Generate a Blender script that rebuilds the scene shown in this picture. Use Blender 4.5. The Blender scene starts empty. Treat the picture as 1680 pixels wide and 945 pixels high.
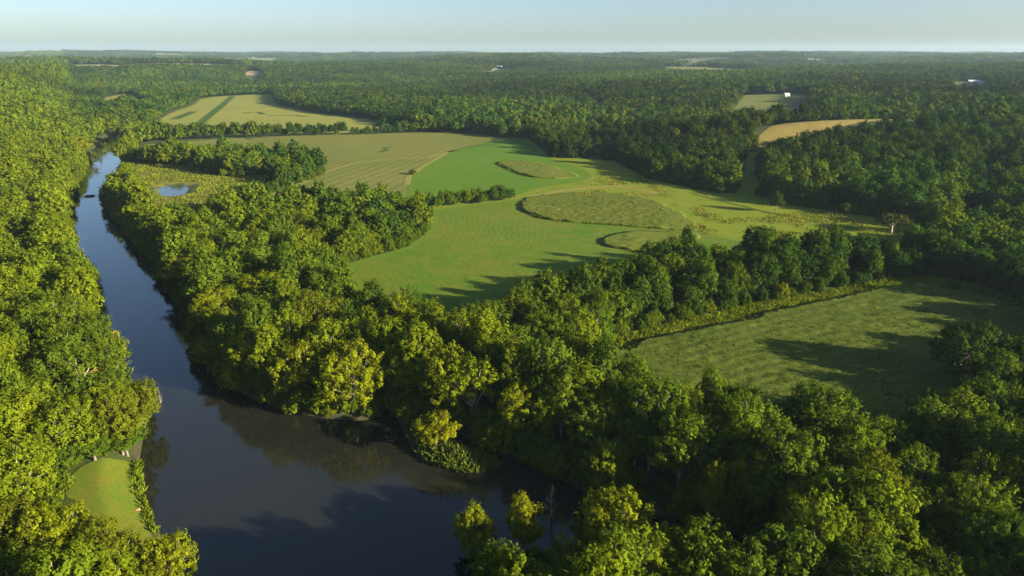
import bpy, math, random
import numpy as np
from mathutils import Vector, geometry as mgeo

rng = np.random.default_rng(7)
random.seed(7)
SC = bpy.context.scene
COL = SC.collection
PI = math.pi

# ------------------------------------------------------------------ camera model (photo pixels 1680 x 945)
FPX, CX, CY, HZ = 1120.0, 840.0, 472.5, 86.0
PITCH = math.atan((CY - HZ) / FPX)
CAMZ = 90.0
SP, CP = math.sin(PITCH), math.cos(PITCH)


def ray(px, py):
    a, b = (px - CX) / FPX, (CY - py) / FPX
    return np.array([a, CP + b * SP, -SP + b * CP])


def gp(px, py, z=3.0):
    """photo pixel -> ground point on the level z"""
    d = ray(px, py)
    t = (z - CAMZ) / d[2]
    return np.array([d[0] * t, d[1] * t])


def poly(pts, z=3.0):
    return np.array([gp(x, y, z) for x, y in pts])


def project(x, y, z):
    zz = z - CAMZ
    dep = y * CP - zz * SP
    up = y * SP + zz * CP
    return CX + FPX * x / dep, CY - FPX * up / dep, dep


# ------------------------------------------------------------------ noise
def _h(ix, iy, s):
    n = (ix * 374761393 + iy * 668265263 + s * 974634777) & 0x7FFFFFFF
    n = ((n ^ (n >> 13)) * 1274126177) & 0x7FFFFFFF
    return ((n ^ (n >> 16)) & 0xFFFF) / 65535.0


def vnoise(x, y, scale, seed=0):
    x = np.asarray(x, float) / scale
    y = np.asarray(y, float) / scale
    ix, iy = np.floor(x).astype(np.int64), np.floor(y).astype(np.int64)
    fx, fy = x - ix, y - iy
    fx, fy = fx * fx * fx * (fx * (fx * 6 - 15) + 10), fy * fy * fy * (fy * (fy * 6 - 15) + 10)
    a, b = _h(ix, iy, seed), _h(ix + 1, iy, seed)
    c, d = _h(ix, iy + 1, seed), _h(ix + 1, iy + 1, seed)
    return (a + (b - a) * fx) * (1 - fy) + (c + (d - c) * fx) * fy


def fbm(x, y, scale, seed=0, oct=3):
    t, amp, tot = 0, 1.0, 0
    for i in range(oct):
        t = t + amp * vnoise(x, y, scale / 2 ** i, seed + i * 17)
        tot += amp
        amp *= 0.5
    return t / tot


def sstep(a, b, x):
    t = np.clip((np.asarray(x, float) - a) / (b - a), 0, 1)
    return t * t * (3 - 2 * t)


def sdist(P, x, y):
    """signed distance to a polygon, negative inside"""
    x, y = np.asarray(x, float), np.asarray(y, float)
    out = np.full(x.shape, 1e18)
    ins = np.zeros(x.shape, bool)
    n = len(P)
    for i in range(n):
        ax, ay = P[i]
        bx, by = P[(i + 1) % n]
        ex, ey = bx - ax, by - ay
        L = ex * ex + ey * ey + 1e-9
        t = np.clip(((x - ax) * ex + (y - ay) * ey) / L, 0, 1)
        dx, dy = x - ax - t * ex, y - ay - t * ey
        out = np.minimum(out, dx * dx + dy * dy)
        if ay != by:
            c = ((ay > y) != (by > y)) & (x < (bx - ax) * (y - ay) / (by - ay) + ax)
            ins ^= c
    out = np.sqrt(out)
    return np.where(ins, -out, out)


def smooth_poly(P, it=2, closed=True):
    P = np.asarray(P)
    for _ in range(it):
        Q = np.roll(P, -1, 0)
        P = np.stack([P * 0.75 + Q * 0.25, P * 0.25 + Q * 0.75], 1).reshape(-1, 2)
    return P


# ------------------------------------------------------------------ layout, traced as ground outlines
RIVER = smooth_poly(np.vstack([
    poly([(176, 222), (160, 236), (143, 262), (134, 290), (122, 310), (114, 345), (109, 380), (116, 410), (128, 440),
          (148, 465), (153, 500), (156, 545), (176, 585), (196, 622), (226, 655), (236, 690), (232, 722), (226, 755),
          (226, 800), (238, 838), (250, 862), (268, 890), (285, 945)], 0),
    np.array([[-52, 70], [-40, 40], [-20, 10], [0, 10], [-4, 55], [-11, 80], [-6, 89], [4, 92], [20, 93], [34, 93], [46, 97], [52, 104], [44, 113]]),
    poly([(1000, 828), (940, 795), (870, 764), (820, 741), (780, 722), (742, 706), (728, 716), (758, 734), (800, 751), (822, 764), (797, 774), (750, 774),
          (702, 760), (678, 738), (668, 712), (655, 690), (640, 668), (628, 676), (610, 690), (530, 686),
          (450, 668), (395, 645), (345, 612), (326, 575), (316, 530), (285, 480), (248, 430), (212, 384), (186, 352),
          (172, 338), (192, 318), (206, 292), (206, 270), (204, 245), (206, 222)], 0)]), 1)
POND = smooth_poly(poly([(258, 305), (316, 303), (310, 310), (302, 322), (262, 323)], 2), 1)
UPRIVER = smooth_poly(poly([(218, 171), (240, 168), (252, 176), (240, 181), (226, 178)], 2), 1)

VALLEY = poly([(-500, 1500), (30, 960), (60, 830), (100, 770), (190, 720), (205, 670), (170, 620), (140, 580), (125, 520), (120, 470),
               (95, 440), (88, 380), (98, 330), (112, 290), (128, 255), (148, 225), (160, 200), (165, 172), (180, 158), (240, 150), (330, 146), (440, 146),
               (462, 166), (510, 184), (600, 194), (690, 208), (860, 218), (900, 262), (960, 272), (1010, 262),
               (1050, 288), (1120, 310), (1200, 316), (1300, 332), (1400, 345), (1530, 366), (1545, 395), (1540, 430), (1680, 470),
               (2400, 560), (2600, 1500)])

HAY = smooth_poly(poly([(556, 446), (578, 428), (650, 412), (695, 388), (708, 360), (702, 346), (740, 340), (845, 328),
                        (868, 322), (960, 322), (1090, 365), (1240, 400), (1400, 436), (1200, 432), (1060, 446), (960, 482), (860, 535), (740, 560), (690, 545), (585, 510)]), 1)
KEEP = poly([(105, 800), (180, 860), (250, 870), (310, 930), (330, 1010), (60, 1010)])
PASTURE = smooth_poly(poly([(868, 318), (905, 308), (985, 296), (985, 280), (965, 272), (1015, 268), (1055, 294), (1120, 316), (1200, 318), (1215, 312), (1228, 316), (1300, 338),
                            (1400, 350), (1520, 370), (1535, 400), (1490, 422), (1440, 432), (1400, 436), (1240, 402), (1090, 368), (960, 326)]), 1)
CORN_ISLE = smooth_poly(poly([(853, 336), (866, 323), (920, 316), (990, 314), (1050, 323), (1110, 346), (1156, 372), (1140, 381), (1090, 376), (1000, 369), (920, 364), (880, 357), (861, 347)]), 2)
CORN_STRIP = smooth_poly(poly([(980, 404), (1000, 386), (1040, 379), (1095, 379), (1150, 384), (1130, 402), (1050, 414)]), 1)
CLOVER = smooth_poly(poly([(668, 304), (672, 288), (700, 270), (735, 250), (830, 226), (862, 232), (905, 262), (960, 276), (975, 296), (880, 308), (845, 322), (760, 326), (690, 330), (664, 328)]), 1)
CORN_LENS = smooth_poly(poly([(814, 267), (835, 265), (880, 268), (920, 277), (962, 291), (920, 293), (876, 292), (852, 286), (830, 277)]), 2)
SOY = smooth_poly(poly([(395, 236), (420, 224), (640, 218), (760, 218), (826, 226), (735, 250), (700, 270), (670, 290), (662, 330), (560, 348), (470, 352), (420, 340),
                        (450, 312), (525, 290), (535, 276), (500, 262), (440, 270), (400, 262)]), 1)
GREEN_STRIP = smooth_poly(poly([(235, 236), (330, 230), (420, 225), (398, 262), (330, 264), (215, 262)]), 1)
UPPER_FIELD = smooth_poly(poly([(236, 214), (262, 196), (282, 184), (320, 172), (330, 160), (440, 154), (452, 158), (448, 170), (480, 178), (520, 186), (600, 194), (620, 202),
                                (680, 213), (640, 217), (500, 221.5), (360, 225.5), (240, 225)]), 1)
WETLAND = smooth_poly(poly([(196, 266), (212, 264), (300, 270), (330, 282), (380, 292), (440, 286), (480, 282), (440, 296), (440, 330), (390, 350), (335, 372), (290, 374), (238, 352), (225, 300), (205, 276)]), 1)
CORN_NEAR = smooth_poly(poly([(985, 612), (990, 585), (1190, 536), (1330, 505), (1480, 470), (1580, 480), (1680, 512), (1720, 545), (1640, 620), (1560, 690), (1480, 735), (1350, 728), (1250, 722), (1130, 700), (1050, 668)]), 1)
VERGE = smooth_poly(poly([(975, 572), (985, 556), (1190, 508), (1330, 480), (1460, 458), (1530, 450), (1650, 480), (1690, 512), (1580, 480), (1480, 471), (1330, 506), (1190, 538), (985, 590)]), 1)
LAWN = smooth_poly(poly([(100, 812), (122, 772), (168, 750), (215, 744), (226, 746), (219, 790), (226, 815), (238, 840), (250, 880), (236, 930), (200, 935), (170, 880), (140, 830)]), 1)
GOLD_PX = [(1222, 242), (1250, 230), (1330, 219), (1440, 211), (1520, 213), (1490, 222), (1430, 230), (1350, 244), (1260, 256), (1225, 256)]
GAP_PX = [(1205, 318), (1212, 295), (1222, 262), (1224, 250), (1246, 250), (1240, 280), (1250, 318)]


def hterr(x, y):
    x, y = np.asarray(x, float), np.asarray(y, float)
    r = np.hypot(x, y)
    sv = sdist(VALLEY, x, y)
    left = sstep(20, -20, x - (-0.62 * y - 4))
    upl = 44 + 10 * (fbm(x, y, 420, 3) - .5) * 2
    lo = sstep(0, 150, sv) * upl * (1 - .65 * sstep(1500, 4500, r))
    upr = 8 + 14 * sstep(260, 620, sv) + 12 * (fbm(x, y, 380, 11) - .5) * 2
    ro = sstep(0, 260, sv) * upr
    # the grass-topped knoll and the spur beside it
    g1 = 19 * np.exp(-(((x - 330) / 210) ** 2 + ((y - 655) / 44) ** 2)) * sstep(0, 90, sv)
    h = lo * left + (ro + g1) * (1 - left)
    far = sstep(700, 3200, r) * (8 + 95 * (fbm(x, y, 1400, 29) - .42)) + sstep(3500, 9000, r) * (14 + 26 * (fbm(x, y, 2600, 5) - .5))
    h = h + far * sstep(0, 500, sv)
    h = 3 + np.maximum(h, 0)
    h = h + 0.25 * (fbm(x, y, 60, 77) - .5) * sstep(0, 30, sv)
    near = r < 1500
    if near.any():
        xs, ys = x[near], y[near]
        sr = sdist(RIVER, xs, ys)
        hn = h[near]
        hn = np.where(sr < 9, np.minimum(hn, np.clip(0.15 + sr * 0.42, -2.2, 3.2)), hn)
        sp = sdist(POND, xs, ys)
        hn = np.where(sp < 4, np.minimum(hn, np.clip(2.1 + sp * 0.4, 0.5, 3.2)), hn)
        h[near] = hn
    return h


def h1(x, y):
    return float(hterr(np.array([x]), np.array([y]))[0])


def gpt(px, py, zoff=0.0):
    """photo pixel -> point on the terrain (ray march)"""
    d = ray(px, py)
    t = np.exp(np.linspace(math.log(60), math.log(16000), 1500))
    X, Y, Z = d[0] * t, d[1] * t, CAMZ + d[2] * t
    H = hterr(X.copy(), Y.copy()) + zoff
    k = np.nonzero(Z <= H)[0]
    if len(k) == 0:
        return np.array([X[-1], Y[-1]])
    i = max(k[0], 1)
    a = (Z[i - 1] - H[i - 1]) / ((Z[i - 1] - H[i - 1]) - (Z[i] - H[i]) + 1e-9)
    return np.array([X[i - 1] + (X[i] - X[i - 1]) * a, Y[i - 1] + (Y[i] - Y[i - 1]) * a])


def polyt(pts, zoff=0.0):
    return np.array([gpt(x, y, zoff) for x, y in pts])


GOLD = smooth_poly(np.array([(212, 596), (228, 640), (270, 668), (330, 680), (400, 684), (455, 680), (440, 662), (380, 655), (320, 642), (275, 624), (240, 604)]), 1)
GAP = polyt(GAP_PX)
CLEAR = {}
for key, pts in {
    'barn_field': [(1200, 180), (1222, 156), (1262, 155), (1305, 153.5), (1345, 158), (1315, 166), (1280, 174), (1240, 181)],
    'gold_patch': [(946, 155), (984, 154), (982, 158), (950, 159)],
    'tan_patch': [(950, 217), (985, 213), (990, 220), (955, 224)],
    'far_farm': [(1080, 110), (1130, 110), (1215, 114), (1240, 117), (1180, 120), (1120, 117)],
    'far_pasture': [(1350, 107), (1385, 104), (1390, 107), (1355, 110)],
    'far_meadow': [(1215, 103), (1255, 103), (1250, 106), (1220, 106)],
    'sand_bank': [(194, 192), (220, 188), (222, 192), (198, 197)],
    'up_meadow': [(168, 161), (200, 155), (222, 154), (224, 157), (200, 160), (172, 165)],
    'quarry': [(400, 120), (412, 116), (432, 118), (430, 123), (404, 124)],
    'far_fields': [(395, 98), (450, 96), (455, 100), (400, 102)],
    'house_yard': [(1566, 134), (1612, 132), (1616, 139), (1570, 142)],
    'side_meadow': [(1552, 300), (1600, 285), (1645, 272), (1650, 284), (1600, 300), (1558, 310)],
    'road_yard': [(790, 120), (815, 111), (842, 110), (842, 113), (812, 116), (794, 123)],
}.items():
    CLEAR[key] = polyt(pts)

KEEP2 = poly([(655, 700), (730, 702), (760, 716), (832, 768), (700, 780)], .5)
MIDDLE = poly([(655, 345), (664, 300), (700, 262), (830, 226), (868, 228), (905, 258), (1010, 264), (1060, 292), (1180, 318), (1210, 330), (1180, 385), (1060, 400), (860, 360), (700, 350)])
OPEN = [KEEP, KEEP2, MIDDLE, RIVER, POND, HAY, PASTURE, CLOVER, SOY, GREEN_STRIP, UPPER_FIELD, WETLAND, CORN_NEAR, VERGE, LAWN, GOLD, GAP, UPRIVER] + list(CLEAR.values())


HILL_OPEN = []
for P in list(CLEAR.values()):
    c = P.mean(0)
    d = float(np.hypot(*c))
    dep = max(.02, math.atan((CAMZ - h1(*c)) / d))
    HILL_OPEN.append((P, c / d, min(22 / math.tan(dep), 280)))


HILL_OPEN.append((GOLD, GOLD.mean(0) / np.hypot(*GOLD.mean(0)), 31.0))


def open_sd(x, y):
    out = np.full(x.shape, 1e9)
    for P, u, sh in HILL_OPEN:
        lo, hi = P.min(0) - 300, P.max(0) + 60
        m = (x > P.min(0)[0] - 300) & (x < P.max(0)[0] + 300) & (y > lo[1]) & (y < hi[1])
        if m.any():
            for f in (.35, .7, 1.0):
                out[m] = np.minimum(out[m], sdist(P, x[m] + u[0] * sh * f, y[m] + u[1] * sh * f))
    for P in OPEN:
        lo, hi = P.min(0) - 60, P.max(0) + 60
        m = (x > lo[0]) & (x < hi[0]) & (y > lo[1]) & (y < hi[1])
        if m.any():
            out[m] = np.minimum(out[m], sdist(P, x[m], y[m]))
    return out


# ------------------------------------------------------------------ materials
def new_mat(name):
    m = bpy.data.materials.new(name)
    m.use_nodes = True
    m.node_tree.nodes.clear()
    return m, m.node_tree.nodes, m.node_tree.links


class NT:
    def __init__(self, name):
        self.m, self.n, self.l = new_mat(name)

    def add(self, t, **kw):
        nd = self.n.new(t)
        for k, v in kw.items():
            if k.startswith('i_'):
                nd.inputs[k[2:].replace('_', ' ')].default_value = v
            else:
                setattr(nd, k, v)
        return nd

    def link(self, a, b):
        self.l.new(a, b)

    def noise(self, vec, scale, detail=4, rough=.55, dist=0.0):
        nd = self.add('ShaderNodeTexNoise')
        nd.inputs['Scale'].default_value = scale
        nd.inputs['Detail'].default_value = detail
        nd.inputs['Roughness'].default_value = rough
        nd.inputs['Distortion'].default_value = dist
        self.link(vec, nd.inputs['Vector'])
        return nd.outputs['Fac']

    def ramp(self, fac, stops):
        nd = self.add('ShaderNodeValToRGB')
        cr = nd.color_ramp
        while len(cr.elements) > 1:
            cr.elements.remove(cr.elements[-1])
        for i, (p, c) in enumerate(stops):
            e = cr.elements[0] if i == 0 else cr.elements.new(p)
            e.position = p
            e.color = (c, c, c, 1) if isinstance(c, (int, float)) else (*c, 1)
        self.link(fac, nd.inputs['Fac'])
        return nd.outputs['Color']

    def mix(self, fac, a, b, mode='MIX'):
        nd = self.add('ShaderNodeMix', data_type='RGBA', blend_type=mode)
        for s, v in ((0, fac), (6, a), (7, b)):
            if hasattr(v, 'links') or isinstance(v, bpy.types.NodeSocket):
                self.link(v, nd.inputs[s])
            elif isinstance(v, (int, float)):
                nd.inputs[s].default_value = v if s == 0 else (v, v, v, 1)
            else:
                nd.inputs[s].default_value = (*v, 1)
        return nd.outputs[2]

    def math(self, op, a, b=None, c=None):
        nd = self.add('ShaderNodeMath', operation=op)
        for i, v in enumerate((a, b, c)):
            if v is None:
                continue
            if isinstance(v, bpy.types.NodeSocket):
                self.link(v, nd.inputs[i])
            else:
                nd.inputs[i].default_value = v
        return nd.outputs[0]

    def pos(self):
        return self.add('ShaderNodeNewGeometry').outputs['Position']

    def attr(self, name, typ='GEOMETRY'):
        return self.add('ShaderNodeAttribute', attribute_name=name, attribute_type=typ)

    def out(self, surf=None, vol=None):
        o = self.add('ShaderNodeOutputMaterial')
        if surf is not None:
            self.link(surf, o.inputs['Surface'])
        if vol is not None:
            self.link(vol, o.inputs['Volume'])
        return self.m

    def principled(self, color, rough=.9, normal=None, spec=.2):
        p = self.add('ShaderNodeBsdfPrincipled')
        if isinstance(color, bpy.types.NodeSocket):
            self.link(color, p.inputs['Base Color'])
        else:
            p.inputs['Base Color'].default_value = (*color, 1)
        p.inputs['Roughness'].default_value = rough
        p.inputs['Specular IOR Level'].default_value = spec
        if normal is not None:
            self.link(normal, p.inputs['Normal'])
        return p.outputs[0]

    def bump(self, h, strength=.5, dist=.3):
        b = self.add('ShaderNodeBump')
        b.inputs['Strength'].default_value = strength
        b.inputs['Distance'].default_value = dist
        self.link(h, b.inputs['Height'])
        return b.outputs[0]


def foliage_mat(name='foliage', trans=.28):
    t = NT(name)
    tint = t.attr('itint', 'INSTANCER').outputs['Color']
    v = t.attr('var').outputs['Fac']
    w = t.attr('warm').outputs['Fac']
    c = t.mix(1.0, tint, t.ramp(v, [(0, .62), (1, 1.38)]), 'MULTIPLY')
    c = t.mix(t.math('MULTIPLY', w, .3), c, t.mix(1.0, c, (1.25, 1.08, .8), 'MULTIPLY'))
    d = t.add('ShaderNodeBsdfDiffuse')
    t.link(c, d.inputs['Color'])
    tr = t.add('ShaderNodeBsdfTranslucent')
    t.link(t.mix(1.0, c, (1.15, 1.25, .55), 'MULTIPLY'), tr.inputs['Color'])
    m1 = t.add('ShaderNodeMixShader')
    m1.inputs[0].default_value = trans
    t.link(d.outputs[0], m1.inputs[1])
    t.link(tr.outputs[0], m1.inputs[2])
    return t.out(m1.outputs[0])


def bark_mat(name, c1, c2):
    t = NT(name)
    p = t.pos()
    f = t.noise(p, 1.3, 5, .65)
    col = t.mix(t.ramp(f, [(.35, 0), (.65, 1)]), c1, c2)
    return t.out(t.principled(col, .85, t.bump(t.noise(p, 7, 4), .5, .05)))


def ground_mat():
    t = NT('woodland floor and grass')
    p = t.pos()
    f = t.noise(p, .05, 6, .6)
    g = t.noise(p, .9, 5, .7)
    c = t.mix(t.ramp(f, [(.35, 0), (.65, 1)]), (.026, .046, .010), (.045, .066, .014))
    c = t.mix(t.ramp(g, [(.4, 0), (.75, .7)]), c, (.060, .080, .018))
    c = t.mix(t.attr('open').outputs['Fac'], c, t.mix(t.ramp(f, [(.45, 0), (.55, 1)]), (.12, .16, .05), (.22, .21, .09)))
    m = t.attr('mud').outputs['Fac']
    c = t.mix(m, c, t.mix(g, (.05, .044, .024), (.085, .07, .042)))
    return t.out(t.principled(c, .95, t.bump(g, .7, .5)))


def field_mat(name, cols, rows=None, edge_rows=False, tex=1.0, tram=None, tramcol=(.06, .075, .02), headland=None, bumpd=.25, patch=.02, swath=.35):
    """cols: dark, mid, light albedo; rows: (spacing, angle, strength)"""
    t = NT(name)
    p = t.pos()
    big = t.noise(p, patch, 5, .6, .6)
    mid = t.noise(p, .17 * tex, 5, .65)
    fine = t.noise(p, 1.1 * tex, 4, .7)
    c = t.mix(t.ramp(big, [(.40, 0), (.60, 1)]), cols[0], cols[1])
    c = t.mix(t.math('MULTIPLY', t.ramp(mid, [(.42, 0), (.62, 1)]), .55), c, cols[2])
    c = t.mix(1.0, c, t.ramp(fine, [(.25, .66), (.75, 1.3)]), 'MULTIPLY')
    hgt = fine
    if rows:
        sp, ang, st = rows
        if edge_rows:
            e = t.attr('edge').outputs['Fac']
            base = t.math('ADD', e, t.math('MULTIPLY', t.noise(p, .045, 4), 9.0))
        else:
            mp = t.add('ShaderNodeMapping')
            mp.inputs['Rotation'].default_value = (0, 0, ang)
            t.link(p, mp.inputs['Vector'])
            sx = t.add('ShaderNodeSeparateXYZ')
            t.link(mp.outputs[0], sx.inputs[0])
            base = t.math('ADD', sx.outputs[0], t.math('MULTIPLY', t.noise(p, .02, 2), 6.0))
        s = t.math('SINE', t.math('MULTIPLY', base, 2 * PI / sp))
        s = t.math('MULTIPLY_ADD', s, .5, .5)
        brk = t.ramp(t.noise(p, .09, 3), [(.3, .25), (.6, 1)])
        s2 = t.math('MULTIPLY', t.math('MULTIPLY', s, st), brk)
        c = t.mix(s2, c, cols[3])
        hgt = t.math('ADD', fine, t.math('MULTIPLY', s, st * 1.2))
    if headland:
        w, hc = headland
        e = t.attr('edge').outputs['Fac']
        e = t.math('ADD', e, t.math('MULTIPLY', t.noise(p, .15, 3), w * .7))
        k = t.ramp(t.math('DIVIDE', e, w * 2), [(.45, 1), (.75, 0)])
        c = t.mix(t.math('MULTIPLY', k, .8), c, hc)
    return t.out(t.principled(c, .95, t.bump(hgt, .6, bumpd), .1))


def water_mat(name='river water', base=(.013, .0135, .0095)):
    t = NT(name)
    p = t.pos()
    n1 = t.noise(p, .35, 3, .5)
    n2 = t.noise(p, .03, 3, .5)
    b = t.bump(t.math('MULTIPLY', n1, t.ramp(t.noise(p, .018, 3), [(.42, .25), (.6, 1)])), .07, .25)
    col = t.mix(t.ramp(n2, [(.4, 0), (.65, 1)]), base, tuple(v * 1.25 for v in base))
    pr = t.add('ShaderNodeBsdfPrincipled')
    t.link(col, pr.inputs['Base Color'])
    t.link(b, pr.inputs['Normal'])
    t.link(t.ramp(n2, [(.42, .03), (.6, .10)]), pr.inputs['Roughness'])
    pr.inputs['IOR'].default_value = 1.42
    pr.inputs['Specular IOR Level'].default_value = .7
    return t.out(pr.outputs[0])


def plain_mat(name, col, rough=.7, var=.15):
    t = NT(name)
    f = t.noise(t.pos(), .8, 5, .6)
    c = t.mix(f, tuple(v * (1 - var) for v in col), tuple(v * (1 + var) for v in col))
    return t.out(t.principled(c, rough, t.bump(f, .2, .05)))


FOL = foliage_mat()
BARK_PALE = bark_mat('pale sycamore bark', (.24, .21, .15), (.45, .41, .31))
BARK_DARK = bark_mat('grey brown bark', (.09, .075, .055), (.19, .165, .13))
DEADWOOD = bark_mat('bleached dead wood', (.15, .125, .095), (.27, .235, .19))

# ------------------------------------------------------------------ mesh helpers
def mesh_np(name, V, F, mats, attrs=None, smooth=False):
    """V n x 3, F m x k (k = 3 or 4), attrs: {name: (domain, type, data)}"""
    me = bpy.data.meshes.new(name)
    V = np.asarray(V, np.float32)
    F = np.asarray(F, np.int32)
    k = F.shape[1] if len(F) else 4
    me.vertices.add(len(V))
    me.vertices.foreach_set('co', V.ravel())
    if len(F):
        me.loops.add(F.size)
        me.loops.foreach_set('vertex_index', F.ravel())
        me.polygons.add(len(F))
        me.polygons.foreach_set('loop_start', np.arange(0, F.size, k, dtype=np.int32))
        me.polygons.foreach_set('loop_total', np.full(len(F), k, np.int32))
        if smooth:
            me.polygons.foreach_set('use_smooth', np.ones(len(F), bool))
    for m in mats:
        me.materials.append(m)
    for an, (dom, typ, data) in (attrs or {}).items():
        a = me.attributes.new(an, typ, dom)
        key = 'vector' if typ == 'FLOAT_VECTOR' else 'color' if typ == 'FLOAT_COLOR' else 'value'
        a.data.foreach_set(key, np.asarray(data).ravel())
    me.update(calc_edges=True)
    me.validate()
    return me


def link(o, parent=None):
    COL.objects.link(o)
    if parent is not None:
        o.parent = parent
    return o


def tag(o, label=None, cat=None, group=None, kind=None):
    for k, v in (('label', label), ('category', cat), ('group', group), ('kind', kind)):
        if v:
            o[k] = v
    return o


def tube(path, radii, n=6):
    """skin of a bent tapered limb"""
    path = [Vector(p) for p in path]
    V, F = [], []
    for i, p in enumerate(path):
        d = (path[min(i + 1, len(path) - 1)] - path[max(i - 1, 0)]).normalized()
        a = d.cross(Vector((0.3, 1, 0.2))).normalized()
        b = d.cross(a)
        for k in range(n):
            t = 2 * PI * k / n
            V.append(p + (a * math.cos(t) + b * math.sin(t)) * radii[i])
    for i in range(len(path) - 1):
        for k in range(n):
            F.append((i * n + k, i * n + (k + 1) % n, (i + 1) * n + (k + 1) % n, (i + 1) * n + k))
    return np.array([tuple(v) for v in V]), np.array(F)


def join(parts):
    V, F, o = [], [], 0
    for v, f in parts:
        V.append(v)
        F.append(f + o)
        o += len(v)
    return np.vstack(V), np.vstack(F)


def rdir(n, r):
    d = r.normal(size=(n, 3))
    return d / np.linalg.norm(d, axis=1, keepdims=True)


def leaf_quads(C, N, S, r, asp=1.35):
    """quads of size S at centres C facing N"""
    n = len(C)
    t = rdir(n, r)
    a = np.cross(N, t)
    a /= np.linalg.norm(a, axis=1, keepdims=True) + 1e-9
    b = np.cross(N, a)
    s = S[:, None] * .5
    k = r.uniform(.55, 1.0, (n, 1))
    V = np.stack([C - a * s * asp, C - b * s * k, C + a * s * asp, C + b * s * k], 1).reshape(-1, 3)
    F = np.arange(n * 4).reshape(-1, 4)
    return V, F


def grow_crown(seed, R, H, base, nl, npl, nleaf, leaf, clump, lobeR=(.34, .5), upright=.5, open_=.0, spread=1.0):
    """crown of leaf clumps on lobes; returns vertices, faces, var, warm, lobe centres"""
    r = np.random.default_rng(seed)
    zc, hz = (H + base) / 2, (H - base) / 2
    L = []
    tries = 0
    while len(L) < nl and tries < 4000:
        tries += 1
        d = rdir(1, r)[0]
        if d[2] < -.55:
            continue
        q = r.uniform(.35, .78)
        taper = 1.0 - .28 * max(0, d[2])
        c = np.array([d[0] * R * q * taper * spread, d[1] * R * q * taper * spread, zc + d[2] * hz * q])
        lr = R * r.uniform(*lobeR)
        if all(np.linalg.norm(c - o[:3]) > .55 * (lr + o[3]) * .9 for o in L) or tries > 2500:
            L.append(np.array([*c, lr]))
    L = np.array(L)
    Cs, Ns, Ss, vs, ws = [], [], [], [], []
    for li, (cx, cy, cz, lr) in enumerate(L):
        n = max(4, int(npl * (lr / (R * .42)) ** 2))
        d = rdir(n, r)
        d = d[d[:, 2] > -.75]
        q = r.uniform(.68, 1.14, (len(d), 1))
        cc = np.array([cx, cy, cz]) + d * lr * q * np.array([1, 1, 1.05])
        keep = np.ones(len(cc), bool)
        for lj, o in enumerate(L):
            if lj != li:
                keep &= np.linalg.norm(cc - o[:3], axis=1) > o[3] * .72
        if open_:
            keep &= r.random(len(cc)) > open_
        cc, d = cc[keep], d[keep]
        lw = r.random()
        for c, dd in zip(cc, d):
            m = max(3, int(nleaf * r.uniform(.65, 1.3)))
            cr = clump * r.uniform(.7, 1.35)
            ax = dd * .6 + np.array([0, 0, upright])
            ax /= np.linalg.norm(ax)
            off = rdir(m, r) * (r.random((m, 1)) ** .36) * cr
            al = off @ ax
            off = off + np.outer(al * .75, ax)
            Cs.append(c + off)
            nn = off / (cr + 1e-6) * .95 + dd * .5 + np.array([0, 0, .3]) + rdir(m, r) * .55
            Ns.append(nn / np.linalg.norm(nn, axis=1, keepdims=True))
            Ss.append(leaf * r.uniform(.7, 1.35, m))
            cv = r.uniform(.15, .85)
            vs.append(np.clip(cv + r.normal(0, .16, m), 0, 1))
            ws.append(np.clip(lw * .6 + r.uniform(-.2, .5) + r.normal(0, .1, m), 0, 1))
    C, N, S = np.vstack(Cs), np.vstack(Ns), np.concatenate(Ss)
    low = C[:, 2] > .3
    C, N, S = C[low], N[low], S[low]
    V, F = leaf_quads(C, N, S, r)
    return V, F, np.concatenate(vs)[low], np.concatenate(ws)[low], L


def crown_mesh(name, *a, **k):
    V, F, v, w, L = grow_crown(*a, **k)
    me = mesh_np(name, V, F, [FOL], {'var': ('FACE', 'FLOAT', v), 'warm': ('FACE', 'FLOAT', w)})
    return me, L


def trunk_mesh(name, seed, H, base, L, mat, r0=.34, forks=2):
    r = np.random.default_rng(seed)
    parts = []
    ends = [np.array([0, 0, 0.0])]
    top = np.array([r.uniform(-.4, .4), r.uniform(-.4, .4), max(base, 2.5) + .15 * H])
    pts = [np.array([0, 0, -.6]), np.array([0, 0, .4]), top * np.array([.3, .3, .55]), top]
    parts.append(tube(pts, [r0 * 1.5, r0 * 1.15, r0 * .9, r0 * .72], 7))
    for l in L:
        e = l[:3] + np.array([0, 0, l[3] * .45])
        st = top * r.uniform(.55, 1.0)
        midp = st * .5 + e * .5 + np.array([0, 0, r.uniform(-.3, .9)])
        rr = r0 * r.uniform(.28, .5)
        parts.append(tube([st, midp, e], [rr, rr * .62, rr * .2], 5))
        for _ in range(2):
            e2 = l[:3] + rdir(1, r)[0] * l[3] * .85
            parts.append(tube([midp, (midp + e2) / 2 + np.array([0, 0, .3]), e2], [rr * .45, rr * .28, rr * .08], 4))
    V, F = join(parts)
    return mesh_np(name, V, F, [mat], smooth=True)


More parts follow.
